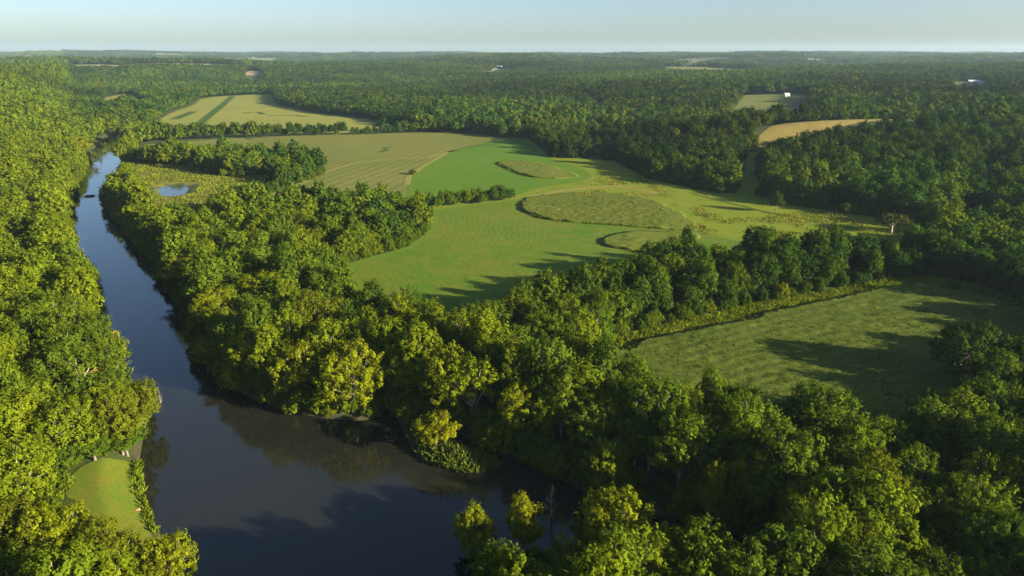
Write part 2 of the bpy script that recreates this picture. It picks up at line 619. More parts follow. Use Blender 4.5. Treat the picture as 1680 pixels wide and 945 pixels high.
# ------------------------------------------------------------------ tree shapes near the camera
# (radius, height, crown base, lobes, clumps per lobe, leaves per clump, leaf, clump radius)
SHAPES = []
spec = [
    dict(R=5.6, H=19, base=2.4, nl=15, npl=34, nleaf=34, leaf=.42, clump=.72, upright=.8, open_=.12, pale=1),     # feathery riverside
    dict(R=6.4, H=17, base=2.2, nl=16, npl=36, nleaf=34, leaf=.42, clump=.78, upright=.5, open_=.08, pale=1),     # broad dome
    dict(R=4.6, H=20, base=2.4, nl=14, npl=30, nleaf=34, leaf=.39, clump=.68, upright=.9, open_=.12, pale=1),     # tall narrow
    dict(R=5.4, H=16, base=2.2, nl=15, npl=38, nleaf=32, leaf=.38, clump=.66, upright=.4, open_=.05, pale=0),     # dense oak-like
    dict(R=4.8, H=14.5, base=1.8, nl=13, npl=35, nleaf=32, leaf=.38, clump=.64, upright=.4, open_=.06, pale=0),   # smaller dense
    dict(R=6.0, H=18, base=3.0, nl=13, npl=32, nleaf=33, leaf=.42, clump=.74, upright=.7, open_=.2, pale=1),      # open, gappy
    dict(R=5.0, H=17.5, base=2.5, nl=16, npl=32, nleaf=33, leaf=.39, clump=.66, upright=.6, open_=.1, pale=0),
    dict(R=8.6, H=17, base=2.0, nl=30, npl=62, nleaf=34, leaf=.40, clump=.70, upright=.75, open_=.1, lobeR=(.22, .36), pale=1),     # broad spreading veteran
]
for i, s in enumerate(spec):
    pale = s.pop('pale')
    cm, L = crown_mesh('crown_leaves', 100 + i, **s)
    tm = trunk_mesh('trunk_and_limbs', 200 + i, s['H'], s['base'], L, BARK_PALE if pale else BARK_DARK, r0=.40 if pale else .34)
    SHAPES.append((cm, tm, s['R'], s['H']))


def dead_tree_mesh(seed, H):
    r = np.random.default_rng(seed)
    parts = [tube([(0, 0, -.5), (.1, 0, H * .3), (-.2, .1, H * .65), (.1, .2, H)], [.34, .27, .17, .04], 7)]
    for k in range(15):
        z = H * r.uniform(.3, .92)
        a = r.uniform(0, 2 * PI)
        ln = H * r.uniform(.14, .34) * (1.15 - z / H)
        d = np.array([math.cos(a), math.sin(a), r.uniform(.5, 1.4)])
        s = np.array([0, 0, z])
        m = s + d * ln * .5
        e = m + (d + rdir(1, r)[0] * .5) * ln * .6
        parts.append(tube([s, m, e], [.11, .07, .02], 4))
        for _ in range(3):
            e2 = m + (d + rdir(1, r)[0] * .9) * ln * .5
            parts.append(tube([m, e2], [.05, .015], 3))
    return join(parts)


# ------------------------------------------------------------------ world scatter of the woods
def tintfor(x, y, px, kind=None):
    """per tree leaf colour from where it grows and what it is"""
    n = len(x)
    spn = fbm(x, y, 55, 41)
    rnd = rng.random(n)
    mixv = np.clip(.5 + (spn - .5) * 1.6 + (rnd - .5) * .9, 0, 1)
    dark = np.array([.026, .066, .010])
    midc = np.array([.050, .100, .010])
    yel = np.array([.088, .126, .007])
    t = np.where(mixv[:, None] < .5, dark + (midc - dark) * (mixv[:, None] * 2), midc + (yel - midc) * (mixv[:, None] * 2 - 1))
    # riverside trees of the valley are lighter, the right-hand hills and strips are a deeper green
    sr = sdist(RIVER, x, y)
    leftb = sstep(20, -30, x - (-0.62 * y - 4))
    rip = np.exp(-np.clip(sr, 0, None) / 65.0) * (np.hypot(x, y) < 1000)
    stand = np.clip(.45 + 1.0 * fbm(x, y, 210, 71, 2) + .7 * (fbm(x, y, 900, 72, 2) - .5), .5, 1.45)
    t = t * stand[:, None] * np.array([1.0, 1.0, 1.0])
    t = t * (1 - .28 * (1 - leftb) * (1 - rip))[:, None]
    k = np.clip(leftb * .36 + rip * .85, 0, .9)[:, None] * (.45 + .55 * rnd[:, None])
    t = t * (1 - k) + np.array([.116, .154, .006]) * k
    # a few turning or yellow individuals
    odd = rng.random(n) < .010
    t[odd] = np.array([.110, .135, .007])
    return t


def hexgrid(x0, x1, y0, y1, s, jit=.38):
    nx, ny = int((x1 - x0) / s) + 1, int((y1 - y0) / (s * .866)) + 1
    ix, iy = np.meshgrid(np.arange(nx), np.arange(ny))
    x = x0 + (ix + .5 * (iy % 2)) * s
    y = y0 + iy * s * .866
    x = x.ravel() + rng.uniform(-jit, jit, x.size) * s
    y = y.ravel() + rng.uniform(-jit, jit, y.size) * s
    return x, y


def in_wedge(x, y, margin):
    return (np.abs(x) < y * .775 + margin) & (y > 20)


def woods(s, rmin, rmax, margin, edge=2.2):
    x, y = hexgrid(-rmax * .62 - margin, rmax * .62 + margin, 20, rmax, s)
    r = np.hypot(x, y)
    m = (r >= rmin) & (r < rmax) & in_wedge(x, y, margin)
    x, y = x[m], y[m]
    sd = open_sd(x, y)
    m = sd > edge
    return x[m], y[m], sd[m]


# single trees picked out in the photograph: crown centre in the picture, crown width there, height, shape, colour, label
YB, YG, OL, GR, DG, GO = (.235, .235, .007), (.135, .165, .006), (.090, .112, .007), (.055, .098, .008), (.032, .062, .008), (.150, .168, .006)
HERO = [
    (172, 572, 58, 15, 0, YB, 'brilliant yellow tree leaning over the river, upper of the two yellowest on the left bank'),
    (122, 612, 92, 16, 1, YB, 'broad brilliant yellow tree with pale limbs, lower of the two yellowest on the left bank'),
    (32, 692, 88, 17, 1, YG, 'dome-shaped lime tree with bare forked pale trunk at the photo’s left edge'),
    (2, 765, 62, 13, 0, YG, 'lime tree cut by the left photo edge, just below the dome-shaped one'),
    (128, 684, 46, 15, 2, GO, 'narrow golden tree between the dome-shaped lime tree and the river'),
    (228, 655, 62, 14, 3, OL, 'olive tree furthest out over the water above the mown lawn'),
    (190, 688, 66, 16, 6, OL, 'dense olive tree just inland of the one overhanging the water above the lawn'),
    (203, 716, 56, 9, 6, GR, 'green bushy tree filling the upper right corner of the mown lawn'),
    (150, 728, 60, 7.5, 4, GR, 'green rounded tree on the upper edge of the mown lawn'),
    (88, 752, 66, 7.5, 4, GR, 'low green tree in the hollow between dome-shaped lime tree and lawn'),
    (118, 236, 52, 17, 1, GO, 'golden tree on the left bank beside the narrow far bend of the river'),
    (88, 882, 125, 16, 7, YG, 'big lime tree directly below the left tip of the mown lawn'),
    (8, 880, 120, 16, 7, OL, 'big olive tree cut by the left photo edge below the lawn'),
    (172, 906, 105, 14, 7, OL, 'olive tree whose shadow falls across the lower lawn'),
    (272, 920, 100, 13, 7, YG, 'feathery yellow-green tree leaning out over the water below the lawn'),
    (122, 955, 120, 14, 7, YG, 'yellow-green tree at the bottom photo edge below the lawn, left of the feathery one'),
    (35, 938, 110, 15, 7, OL, 'olive tree in the bottom left corner of the photo'),
    (222, 965, 100, 12, 7, OL, 'olive tree at the bottom photo edge beside the feathery waterside one'),
    (575, 612, 120, 19, 7, YG, 'huge yellow-green tree sweeping down to the water at the river bend'),
    (488, 598, 100, 17, 7, YG, 'yellow-green tree beside the huge one at the river bend, on its left'),
    (425, 572, 95, 17, 5, YG, 'open yellow-green tree third from the river bend along the right bank'),
    (350, 574, 64, 10, 4, GO, 'golden tree standing furthest out on the right bank above the bend'),
    (520, 520, 100, 19, 7, OL, 'tall olive tree behind the huge waterside one at the bend'),
    (430, 480, 95, 18, 1, YG, 'broad yellow-green tree in the middle of the riverside wood'),
    (352, 505, 70, 17, 2, YG, 'slim yellow-green tree catching the sun halfway up the right bank'),
    (300, 440, 72, 16, 0, GO, 'golden-lit tree jutting toward the river halfway along the straight reach'),
    (375, 405, 70, 16, 1, YG, 'yellow-green domed tree beside the bare grey snags'),
    (475, 370, 85, 16, 1, OL, 'olive domed tree just right of the bare grey snags'),
    (500, 395, 60, 15, 5, OL, 'open olive tree between the snags and the dark grove by the hay meadow'),
    (690, 545, 95, 20, 0, YG, 'tall yellow-green tree above the spit with pale limbs showing'),
    (735, 615, 105, 18, 7, YG, 'feathery yellow-green tree hanging over the base of the spit'),
    (660, 612, 62, 16, 2, YG, 'narrow yellow-green tree across the dark inlet from the huge bend tree'),
    (714, 705, 74, 9, 4, GO, 'low golden bushy tree growing on the weedy spit'),
    (850, 668, 62, 16, 2, YG, 'sunlit yellow-green tree standing alone amid shaded trees above the creek'),
    (805, 560, 70, 17, 6, OL, 'olive tree at the meeting of riverside wood and tree strip'),
    (905, 612, 88, 15, 0, OL, 'sunlit olive tree above the creek, left of the near corn'),
    (985, 680, 88, 14.5, 0, YG, 'feathery yellow-green tree above the shaded creek bank'),
    (778, 868, 72, 14, 0, YG, 'yellow-green tree nearest the open water at the bottom edge'),
    (858, 856, 60, 16, 2, GO, 'slim golden tree in front of the muddy creek mouth'),
    (1010, 872, 150, 18, 7, YG, 'largest yellow-green tree at the bottom edge, right of the creek mouth'),
    (1090, 925, 110, 16, 7, YG, 'yellow-green tree partly hidden behind the largest one at the bottom edge'),
    (930, 925, 80, 15, 5, OL, 'olive tree between the slim golden tree and the largest bottom-edge tree'),
    (812, 935, 78, 12, 4, DG, 'dark low tree at the bottom edge below the tree nearest the open water'),
    (880, 945, 70, 12, 6, GR, 'green tree at the bottom edge below the slim golden tree'),
    (1205, 672, 92, 17, 3, GR, 'rounded green tree below the lower edge of the near corn'),
    (1345, 668, 90, 16, 3, GR, 'rounded green tree overlapping the shaded foot of the near corn'),
    (1596, 575, 125, 18, 7, DG, 'dark rounded tree bulging into the corner of the near corn'),
    (1335, 838, 92, 18, 5, GO, 'golden-leaved tree amid dark shade at the lower right'),
    (1440, 812, 120, 19, 7, OL, 'broad olive tree just right of the golden-leaved one in dark shade'),
    (1240, 785, 90, 17, 5, YG, 'yellow-green tree left of the golden-leaved one in dark shade'),
    (1172, 805, 46, 17, 2, GO, 'narrow golden tree lit at the edge of the darkest shade'),
    (1400, 905, 110, 16, 7, OL, 'olive tree below the broad one, near the bottom photo edge'),
    (1630, 900, 130, 17, 7, GR, 'large green tree in the bottom right corner'),
    (1275, 328, 21, 12.5, 6, DG, 'slender dark green tree alone in the pasture, tallest of the three there'),
    (1387, 341, 15, 7.5, 4, GR, 'smallest lone tree in the pasture, between the slender one and flat-topped one'),
]


def hero_xy(px, py, h):
    z = .58 * h
    return gpt(px, py, z)


hero = []
for (px, py, w, h, sh, c, lab) in HERO:
    p = hero_xy(px, py, h)
    z = h1(p[0], p[1])
    dep = project(p[0], p[1], z + .58 * h)[2]
    hero.append([p[0], p[1], z, w * .5 * dep / FPX, h, sh, c, lab])

# near zone points (individuals + near copies)
NX, NY, NS = woods(7.7, 55, 330, 90, 2.4)
keep = np.ones(len(NX), bool)
for hx in hero:
    keep &= np.hypot(NX - hx[0], NY - hx[1]) > max(3.4, hx[3] * .72)
keep &= rng.random(len(NX)) > .03
NX, NY, NS = NX[keep], NY[keep], NS[keep]
NZ = hterr(NX.copy(), NY.copy())
ok = NZ > .9
NX, NY, NS, NZ = NX[ok], NY[ok], NS[ok], NZ[ok]
NT_ = tintfor(NX, NY, None)
n = len(NX)
edge_small = np.clip(.62 + NS / 22, .6, 1)
NSC = rng.uniform(.66, 1.16, n) * (.78 + .22 * edge_small) * (.9 + .25 * (fbm(NX, NY, 40, 91)))
wet = np.exp(-np.clip(sdist(RIVER, NX, NY), 0, None) / 40)
NSC *= .9 + .2 * wet
pal = rng.random(n) < .25 + .6 * wet
NSH = np.where(pal, rng.choice([0, 1, 2, 5], n), rng.choice([3, 4, 6, 3, 6, 1], n))
NR = np.array([SHAPES[k][2] for k in NSH]) * NSC
NH = np.array([SHAPES[k][3] for k in NSH]) * NSC

# which trees become individual things: the largest in view that are not hidden by nearer crowns
cx_, cy_, dep_ = project(NX, NY, NZ + NH * .7)
size = NR / dep_
inview = (cx_ > -20) & (cx_ < 1700) & (cy_ > 0) & (cy_ < 985) & (dep_ > 10)
order = np.argsort(dep_)
rad = NR / dep_ * FPX
chosen = []
want = 300 - len(hero) - 8
occ = [(project(hx[0], hx[1], hx[2] + hx[4] * .6), hx[3]) for hx in hero]
for i in order:
    if not inview[i]:
        continue
    chosen.append(i)
    if len(chosen) >= want:
        break
chosen = np.array(chosen)
rest = np.setdiff1d(np.arange(n), chosen)

# ------------------------------------------------------------------ naming each near tree by what it stands beside
ORD = ['first', 'second', 'third', 'fourth', 'fifth', 'sixth', 'seventh', 'eighth', 'ninth', 'tenth', 'eleventh', 'twelfth', 'thirteenth', 'fourteenth',
       'fifteenth', 'sixteenth', 'seventeenth', 'eighteenth', 'nineteenth', 'twentieth']


def ordinal(k):
    if k < 20:
        return ORD[k]
    tens = ['twenty', 'thirty', 'forty', 'fifty', 'sixty', 'seventy'][k // 10 - 2] if (k + 1) % 10 else None
    k1 = k + 1
    if k1 % 10 == 0:
        return {30: 'thirtieth', 40: 'fortieth', 50: 'fiftieth', 60: 'sixtieth', 70: 'seventieth'}[k1]
    return ['twenty', 'thirty', 'forty', 'fifty', 'sixty', 'seventy'][k1 // 10 - 2] + '-' + ORD[k1 % 10 - 1]


def colour_word(t):
    y = t[0] / max(t[1], 1e-6)
    b = t[0] + t[1]
    if y > .98:
        return 'golden'
    if y > .78:
        return 'lime' if b > .24 else 'olive'
    if b < .085:
        return 'dark green'
    return 'mid-green' if b < .13 else 'light green'


def make_tree(src, x, y, z, rot, sx, sz, tint, label, group, name='broadleaf_tree'):
    cm, tm = src[0], src[1]
    root = bpy.data.objects.new(name, None)
    root.empty_display_size = .5
    root.location = (x, y, z - .05)
    root.rotation_euler = (0, 0, rot)
    root.scale = (sx, sx, sz)
    link(root)
    tag(root, label, 'tree', group)
    tk = link(bpy.data.objects.new('trunk', tm), root)
    cr = link(bpy.data.objects.new('crown', cm), root)
    cr['itint'] = [float(v) for v in tint]
    return root


PROTO = {}


def place_tree(sh, *a, **k):
    """the first of each shape is built, later ones copy it and its parts"""
    x, y, z, rot, sx, sz, tint, label, group = a
    if sh not in PROTO:
        PROTO[sh] = make_tree(SHAPES[sh], *a)
        return PROTO[sh]
    src = PROTO[sh]
    root = src.copy()
    COL.objects.link(root)
    root.location = (x, y, z - .05)
    root.rotation_euler = (0, 0, rot)
    root.scale = (sx, sx, sz)
    root['label'], root['group'] = label, group
    for ch in src.children:
        c = ch.copy()
        COL.objects.link(c)
        c.parent = root
        if 'itint' in c:
            c['itint'] = [float(v) for v in tint]
    return root


for (x, y, z, R, h, sh, c, lab) in hero:
    s = SHAPES[sh]
    place_tree(sh, x, y, z, random.uniform(0, 6.28), R / s[2] * 1.04, h / s[3], c, lab, 'trees picked out by colour or place')

# regions used for the labels
PXc, PYc = cx_[chosen], cy_[chosen]


def region_of(i):
    px, py = cx_[i], cy_[i]
    x, y = NX[i], NY[i]
    if x < -0.62 * y - 4 and px < 330:
        if py > 790:
            return 'corner'
        return 'left'
    if px > 740 and y < 112 and px < 1180:
        return 'point'
    if px < 700 and x < 0 and py < 720:
        return 'right_bank'
    if px >= 1180 and py > 620:
        return 'lower_right'
    if py > 600:
        return 'creek'
    if px > 1480:
        return 'field_end'
    return 'strip'


PHR = {'corner': ('below the mown lawn', 'from the lawn'), 'left': ('on the left bank', 'upstream from the lawn'), 'point': ('by the creek mouth', 'from the open water'),
       'right_bank': ('of the riverside wood', 'upstream from the river bend'), 'lower_right': ('of the lower right wood', 'from the near corn'),
       'creek': ('above the shaded creek', 'from the spit'), 'strip': ('of the strip behind near corn', 'from its creek end'), 'field_end': ('beside near corn right end', 'from the corn')}
REFP = {'corner': gp(170, 800), 'left': gp(190, 740), 'point': gp(760, 960, 0), 'right_bank': gp(620, 690, 0), 'lower_right': gp(1300, 690), 'creek': gp(760, 760, 0), 'strip': gp(860, 600), 'field_end': gp(1500, 600)}
GRPN = {'corner': 'trees below the mown lawn', 'left': 'trees on the left bank', 'point': 'trees by the creek mouth', 'right_bank': 'trees of the riverside wood', 'lower_right': 'trees of the lower right wood',
        'creek': 'trees above the creek', 'strip': 'trees of the strip behind the near corn', 'field_end': 'trees at the end of the near corn'}
buckets = {}
for i in chosen:
    reg = region_of(i)
    sd = NS[i]
    row = 'outermost row' if sd < 8 else 'second row' if sd < 15 else 'third row' if sd < 22 else 'deep'
    col = colour_word(NT_[i])
    buckets.setdefault((reg, row), []).append(i)
for (reg, row), ids in buckets.items():
    ids.sort(key=lambda i: math.hypot(NX[i] - REFP[reg][0], NY[i] - REFP[reg][1]))
    for k, i in enumerate(ids):
        col = colour_word(NT_[i])
        siz = 'tall' if NH[i] > 17.5 else 'small' if NH[i] < 13 else 'medium'
        shp = {0: 'feathery', 1: 'domed', 2: 'narrow', 3: 'dense', 4: 'rounded', 5: 'open', 6: 'bushy'}[int(NSH[i])]
        lab = f"{siz} {shp} {col} tree, {row} {PHR[reg][0]}, {ordinal(k)} {PHR[reg][1]}"
        if len(lab.split()) > 16:
            lab = lab.replace(siz + ' ', '', 1)
        if len(lab.split()) > 16:
            lab = lab.replace(shp + ' ', '', 1)
        place_tree(int(NSH[i]), NX[i], NY[i], NZ[i], random.uniform(0, 6.28), NSC[i] * random.uniform(.94, 1.1), NSC[i] * random.uniform(.94, 1.06), NT_[i], lab, GRPN[reg])

# bare grey snags in the riverside wood
DEAD = [(384, 352, 15, 'tallest bare grey snag rising above the riverside wood'), (396, 368, 12, 'bare grey snag just below the tallest one in the riverside wood'),
        (440, 392, 11, 'bleached bare tree right of the grey snags, nearer the hay meadow'), (262, 652, 6, 'bare dead tree leaning over the water beyond the lawn'),
        (905, 822, 10, 'thin bare tree beside the slim golden tree at the creek mouth'), (630, 352, 12, 'bare tan tree inside the dark grove by the hay meadow')]
dV, dF = dead_tree_mesh(5, 12)
dead_me = mesh_np('bare_branches', dV, dF, [DEADWOOD], smooth=True)
dsrc = None
for (px, py, h, lab) in DEAD:
    p = gpt(px, py, h * .6)
    if dsrc is None:
        o = dsrc = link(bpy.data.objects.new('dead_tree', dead_me))
    else:
        o = dsrc.copy()
        COL.objects.link(o)
    o.location = (p[0], p[1], h1(*p))
    o.scale = (h / 12 * .85, h / 12 * .85, h / 12)
    o.rotation_euler = (0, 0, random.uniform(0, 6))
    tag(o, lab, 'dead tree', 'bare dead trees')

# flat topped tree of the pasture
fm, fL = crown_mesh('crown_leaves', 900, 5.2, 9.5, 4.2, 11, 36, 17, .42, .6, lobeR=(.3, .42), upright=.1, open_=.12)
ft = trunk_mesh('trunk_and_limbs', 901, 9.5, 3.4, fL, BARK_PALE, r0=.3)
p = gpt(1466, 362, 6.5)
SHAPES.append((fm, ft, 5.2, 9.5))
place_tree(len(SHAPES) - 1, p[0], p[1], h1(*p), .4, 1.45, 1.0, (.06, .07, .02), 'flat-topped wide tree on a pale trunk at the right end of the pasture', 'trees picked out by colour or place')

# ------------------------------------------------------------------ the rest of the woods: copies scattered over the land
def instancer(name, protos, X, Y, Z, SX, SZ, IDX, TINT, label, rot=None):
    """one object whose own mesh holds the tree shapes and the points they are copied to"""
    Vs, Fs, va, wa, pr = [], [], [], [], []
    o = 0
    for k, (V, F, v, w) in enumerate(protos):
        Vs.append(V)
        Fs.append(F + o)
        va.append(v)
        wa.append(w)
        pr.append(np.full(len(V), k))
        o += len(V)
    npnt = len(X)
    P = np.stack([X, Y, Z], 1)
    Vs.append(P)
    pr.append(np.full(npnt, -1))
    V, F = np.vstack(Vs), np.vstack(Fs)
    nv = len(V)
    pad = nv - npnt
    scl = np.zeros((nv, 3), np.float32)
    scl[pad:, 0] = scl[pad:, 1] = SX
    scl[pad:, 2] = SZ
    rt = np.zeros((nv, 3), np.float32)
    rt[pad:, 2] = rng.uniform(0, 6.283, npnt) if rot is None else rot
    idx = np.full(nv, -5, np.int32)
    idx[pad:] = IDX
    ti = np.ones((nv, 4), np.float32)
    ti[pad:, :3] = TINT
    me = mesh_np(name, V, F, [FOL], {
        'var': ('FACE', 'FLOAT', np.concatenate(va)), 'warm': ('FACE', 'FLOAT', np.concatenate(wa)),
        'proto': ('POINT', 'INT', np.concatenate(pr).astype(np.int32)), 'idx': ('POINT', 'INT', idx),
        'scl': ('POINT', 'FLOAT_VECTOR', scl), 'rot': ('POINT', 'FLOAT_VECTOR', rt), 'itint': ('POINT', 'FLOAT_COLOR', ti)})
    ob = link(bpy.data.objects.new(name, me))
    tag(ob, label, name.replace('_', ' '), None, 'stuff')
    ng = bpy.data.node_groups.new(name + '_copies', 'GeometryNodeTree')
    ng.interface.new_socket('Geometry', in_out='INPUT', socket_type='NodeSocketGeometry')
    ng.interface.new_socket('Geometry', in_out='OUTPUT', socket_type='NodeSocketGeometry')
    N, LK = ng.nodes, ng.links
    gi, go = N.new('NodeGroupInput'), N.new('NodeGroupOutput')

    def named(nm, typ):
        a = N.new('GeometryNodeInputNamedAttribute')
        a.data_type = typ
        a.inputs['Name'].default_value = nm
        return a.outputs[0]

    def eq(sock, val):
        c = N.new('FunctionNodeCompare')
        c.data_type = 'INT'
        c.operation = 'EQUAL'
        ins = [s for s in c.inputs if s.enabled and s.type == 'INT']
        LK.new(sock, ins[0])
        ins[1].default_value = val
        return c.outputs[0]

    pa, ia, sa, ra = named('proto', 'INT'), named('idx', 'INT'), named('scl', 'FLOAT_VECTOR'), named('rot', 'FLOAT_VECTOR')

    def sep(val):
        s = N.new('GeometryNodeSeparateGeometry')
        s.domain = 'POINT'
        LK.new(gi.outputs[0], s.inputs['Geometry'])
        LK.new(eq(pa, val), s.inputs['Selection'])
        return s.outputs[0]

    pts = sep(-1)
    jn = N.new('GeometryNodeJoinGeometry')
    for k in range(len(protos)):
        g2 = N.new('GeometryNodeGeometryToInstance')
        LK.new(sep(k), g2.inputs[0])
        ip = N.new('GeometryNodeInstanceOnPoints')
        LK.new(pts, ip.inputs['Points'])
        LK.new(eq(ia, k), ip.inputs['Selection'])
        LK.new(g2.outputs[0], ip.inputs['Instance'])
        LK.new(ra, ip.inputs['Rotation'])
        LK.new(sa, ip.inputs['Scale'])
        LK.new(ip.outputs[0], jn.inputs[0])
    LK.new(jn.outputs[0], go.inputs[0])
    md = ob.modifiers.new('copies', 'NODES')
    md.node_group = ng
    return ob


def crown_np(seed, **k):
    V, F, v, w, L = grow_crown(seed, **k)
    return V, F, v, w


# near copies use the full shapes at lower leaf count
near_protos = [crown_np(300 + i, **s) for i, s in enumerate([
    dict(R=5.6, H=19, base=2.0, nl=15, npl=36, nleaf=13, leaf=.66, clump=.78, upright=.8, open_=.08),
    dict(R=6.4, H=17, base=2.0, nl=16, npl=38, nleaf=13, leaf=.66, clump=.82, upright=.5, open_=.06),
    dict(R=4.6, H=20, base=2.0, nl=14, npl=32, nleaf=13, leaf=.62, clump=.74, upright=.9, open_=.08),
    dict(R=5.4, H=16, base=1.0, nl=15, npl=38, nleaf=13, leaf=.60, clump=.72, upright=.4, open_=.04),
    dict(R=4.8, H=14.5, base=.8, nl=13, npl=34, nleaf=13, leaf=.60, clump=.70, upright=.4, open_=.04),
    dict(R=6.0, H=18, base=3, nl=13, npl=36, nleaf=13, leaf=.66, clump=.78, upright=.7, open_=.15),
    dict(R=5.0, H=17.5, base=1.5, nl=16, npl=34, nleaf=13, leaf=.60, clump=.70, upright=.6, open_=.06)])]
shrub_protos = [crown_np(400 + i, R=2.0, H=3.4, base=.1, nl=8, npl=22, nleaf=15, leaf=.30, clump=.42, upright=.5, open_=.05, lobeR=(.4, .6)) for i in range(3)]

# undergrowth along wood edges
ex, ey = hexgrid(-420, 420, 40, 620, 2.6)
m = in_wedge(ex, ey, 20)
ex, ey = ex[m], ey[m]
esd = open_sd(ex, ey)
m = (esd > -.3) & (esd < 6.5) & (rng.random(len(ex)) < .62)
ex, ey = ex[m], ey[m]
ez = hterr(ex.copy(), ey.copy())
m = (ez > .12) & ((sdist(LAWN, ex, ey) > 2.5) | ((sdist(LAWN, ex, ey) > .2) & (sdist(RIVER, ex, ey) > 7))) & (sdist(POND, ex, ey) > 8) & (sdist(CORN_ISLE, ex, ey) > 9)
ex, ey, ez = ex[m], ey[m], ez[m]
et = tintfor(ex, ey, None) * .9
es = rng.uniform(.55, 1.35, len(ex)) * (1 + .55 * (sdist(RIVER, ex, ey) < 4.5)) * np.where(sdist(HAY, ex, ey) < 6, 1.15, 1)
nearw = sdist(RIVER, ex, ey) < 3
instancer('undergrowth', shrub_protos, ex, ey, ez - .2, es, es * rng.uniform(.7, 1.3, len(ex)), rng.integers(0, 3, len(ex)), et, 'green bushes and saplings along the wood edges')

# mid zone
mid_protos = [crown_np(500 + i, **s) for i, s in enumerate([
    dict(R=5.4, H=17, base=1, nl=14, npl=22, nleaf=8, leaf=1.0, clump=.85, upright=.6, open_=.05),
    dict(R=6.2, H=15.5, base=1, nl=14, npl=22, nleaf=8, leaf=1.0, clump=.9, upright=.4, open_=.05),
    dict(R=4.6, H=18, base=1, nl=12, npl=20, nleaf=8, leaf=.95, clump=.85, upright=.8, open_=.05),
    dict(R=5.0, H=14.5, base=.5, nl=13, npl=20, nleaf=8, leaf=.95, clump=.8, upright=.4, open_=.03),
    dict(R=5.6, H=16, base=.8, nl=15, npl=22, nleaf=8, leaf=1.0, clump=.85, upright=.5, open_=.08)])]
far_protos = [crown_np(600 + i, **s) for i, s in enumerate([
    dict(R=5.6, H=16.5, base=1, nl=9, npl=9, nleaf=5, leaf=2.0, clump=1.2, upright=.5),
    dict(R=6.2, H=15.5, base=1, nl=9, npl=9, nleaf=5, leaf=2.0, clump=1.2, upright=.3),
    dict(R=5.0, H=17.5, base=1, nl=8, npl=9, nleaf=5, leaf=1.9, clump=1.2, upright=.6),
    dict(R=5.2, H=14.5, base=1, nl=8, npl=9, nleaf=5, leaf=1.9, clump=1.2, upright=.4)])]

MX, MY, MS = woods(8.0, 330, 760, 70, 2.4)
FX, FY, FS = woods(8.6, 760, 2600, 60, 3.0)
for nm in ('M', 'F'):
    pass
MZ, FZ = hterr(MX.copy(), MY.copy()), hterr(FX.copy(), FY.copy())
m = (MZ > .9) & (rng.random(len(MX)) > .025)
MX, MY, MZ = MX[m], MY[m], MZ[m]
# keep clear of the far picked-out trees
for hx in hero:
    k = np.hypot(MX - hx[0], MY - hx[1]) > max(3.4, hx[3] * .72)
    MX, MY, MZ = MX[k], MY[k], MZ[k]
hx_, hy_, hh_ = [], [], []
for line, hgt_, sp_, rows_ in [([(703, 341), (760, 337), (842, 328)], 8.2, 2.2, 2), ([(192, 229), (300, 227), (430, 224.5), (570, 221)], 13, 6, 2), ([(578, 221), (640, 219), (690, 216), (742, 215)], 7.5, 5, 2),
                               ([(236, 268), (300, 272), (360, 274), (425, 268)], 15, 6.5, 2), ([(198, 262), (226, 262)], 17, 7, 2)]:
    q = [gp(a, b) for a, b in line]
    for a, b in zip(q[:-1], q[1:]):
        k = max(1, int(np.linalg.norm(b - a) / sp_))
        for j in range(k):
            for w_ in range(rows_):
                c_ = a + (b - a) * j / k + rng.normal(0, 1.2, 2) + np.array([0, w_ * 4.5])
                hx_.append(c_[0]); hy_.append(c_[1]); hh_.append(hgt_ / 16 * rng.uniform(.75, 1.15))
MX, MY = np.concatenate([MX, hx_]), np.concatenate([MY, hy_])
MZ = np.concatenate([MZ, np.full(len(hx_), 3.0)])
nm_, nf_ = len(MX), len(FX)
AX = np.concatenate([NX[rest], MX, FX])
AY = np.concatenate([NY[rest], MY, FY])
AZ = np.concatenate([NZ[rest], MZ, FZ])
sM = rng.uniform(.58, 1.14, nm_) * (.9 + .25 * fbm(MX, MY, 60, 91))
sM[-len(hh_):] = hh_
sF = rng.uniform(.62, 1.22, nf_) * (.95 + .2 * fbm(FX, FY, 90, 91))
AS = np.concatenate([NSC[rest], sM, sF])
AI = np.concatenate([NSH[rest], 7 + rng.integers(0, 5, nm_), 12 + rng.integers(0, 4, nf_)])
AT = np.vstack([NT_[rest], tintfor(MX, MY, None), tintfor(FX, FY, None)])
instancer('woodland', near_protos + mid_protos + far_protos, AX, AY, AZ - .2, AS * rng.uniform(.95, 1.1, len(AX)), AS * rng.uniform(.9, 1.1, len(AX)), AI, AT,
          'continuous green woods covering the hills on both sides of the valley')

# distant hills: whole groves as one shape
def grove(seed, half=30, nt=26):
    r = np.random.default_rng(seed)
    Vs, Fs, va, wa, o = [], [], [], [], 0
    for k in range(nt):
        V, F, v, w, L = grow_crown(seed * 50 + k, R=r.uniform(5, 7.5), H=r.uniform(13, 19), base=2, nl=4, npl=4, nleaf=4, leaf=4.0, clump=1.9, upright=.3, lobeR=(.4, .6))
        V = V + np.array([r.uniform(-half, half), r.uniform(-half, half), r.uniform(-1.5, .5)])
        Vs.append(V)
        Fs.append(F + o)
        va.append(np.clip(v + r.uniform(-.25, .25), 0, 1))
        wa.append(np.clip(w + r.uniform(-.3, .3), 0, 1))
        o += len(V)
    return np.vstack(Vs), np.vstack(Fs), np.concatenate(va), np.concatenate(wa)


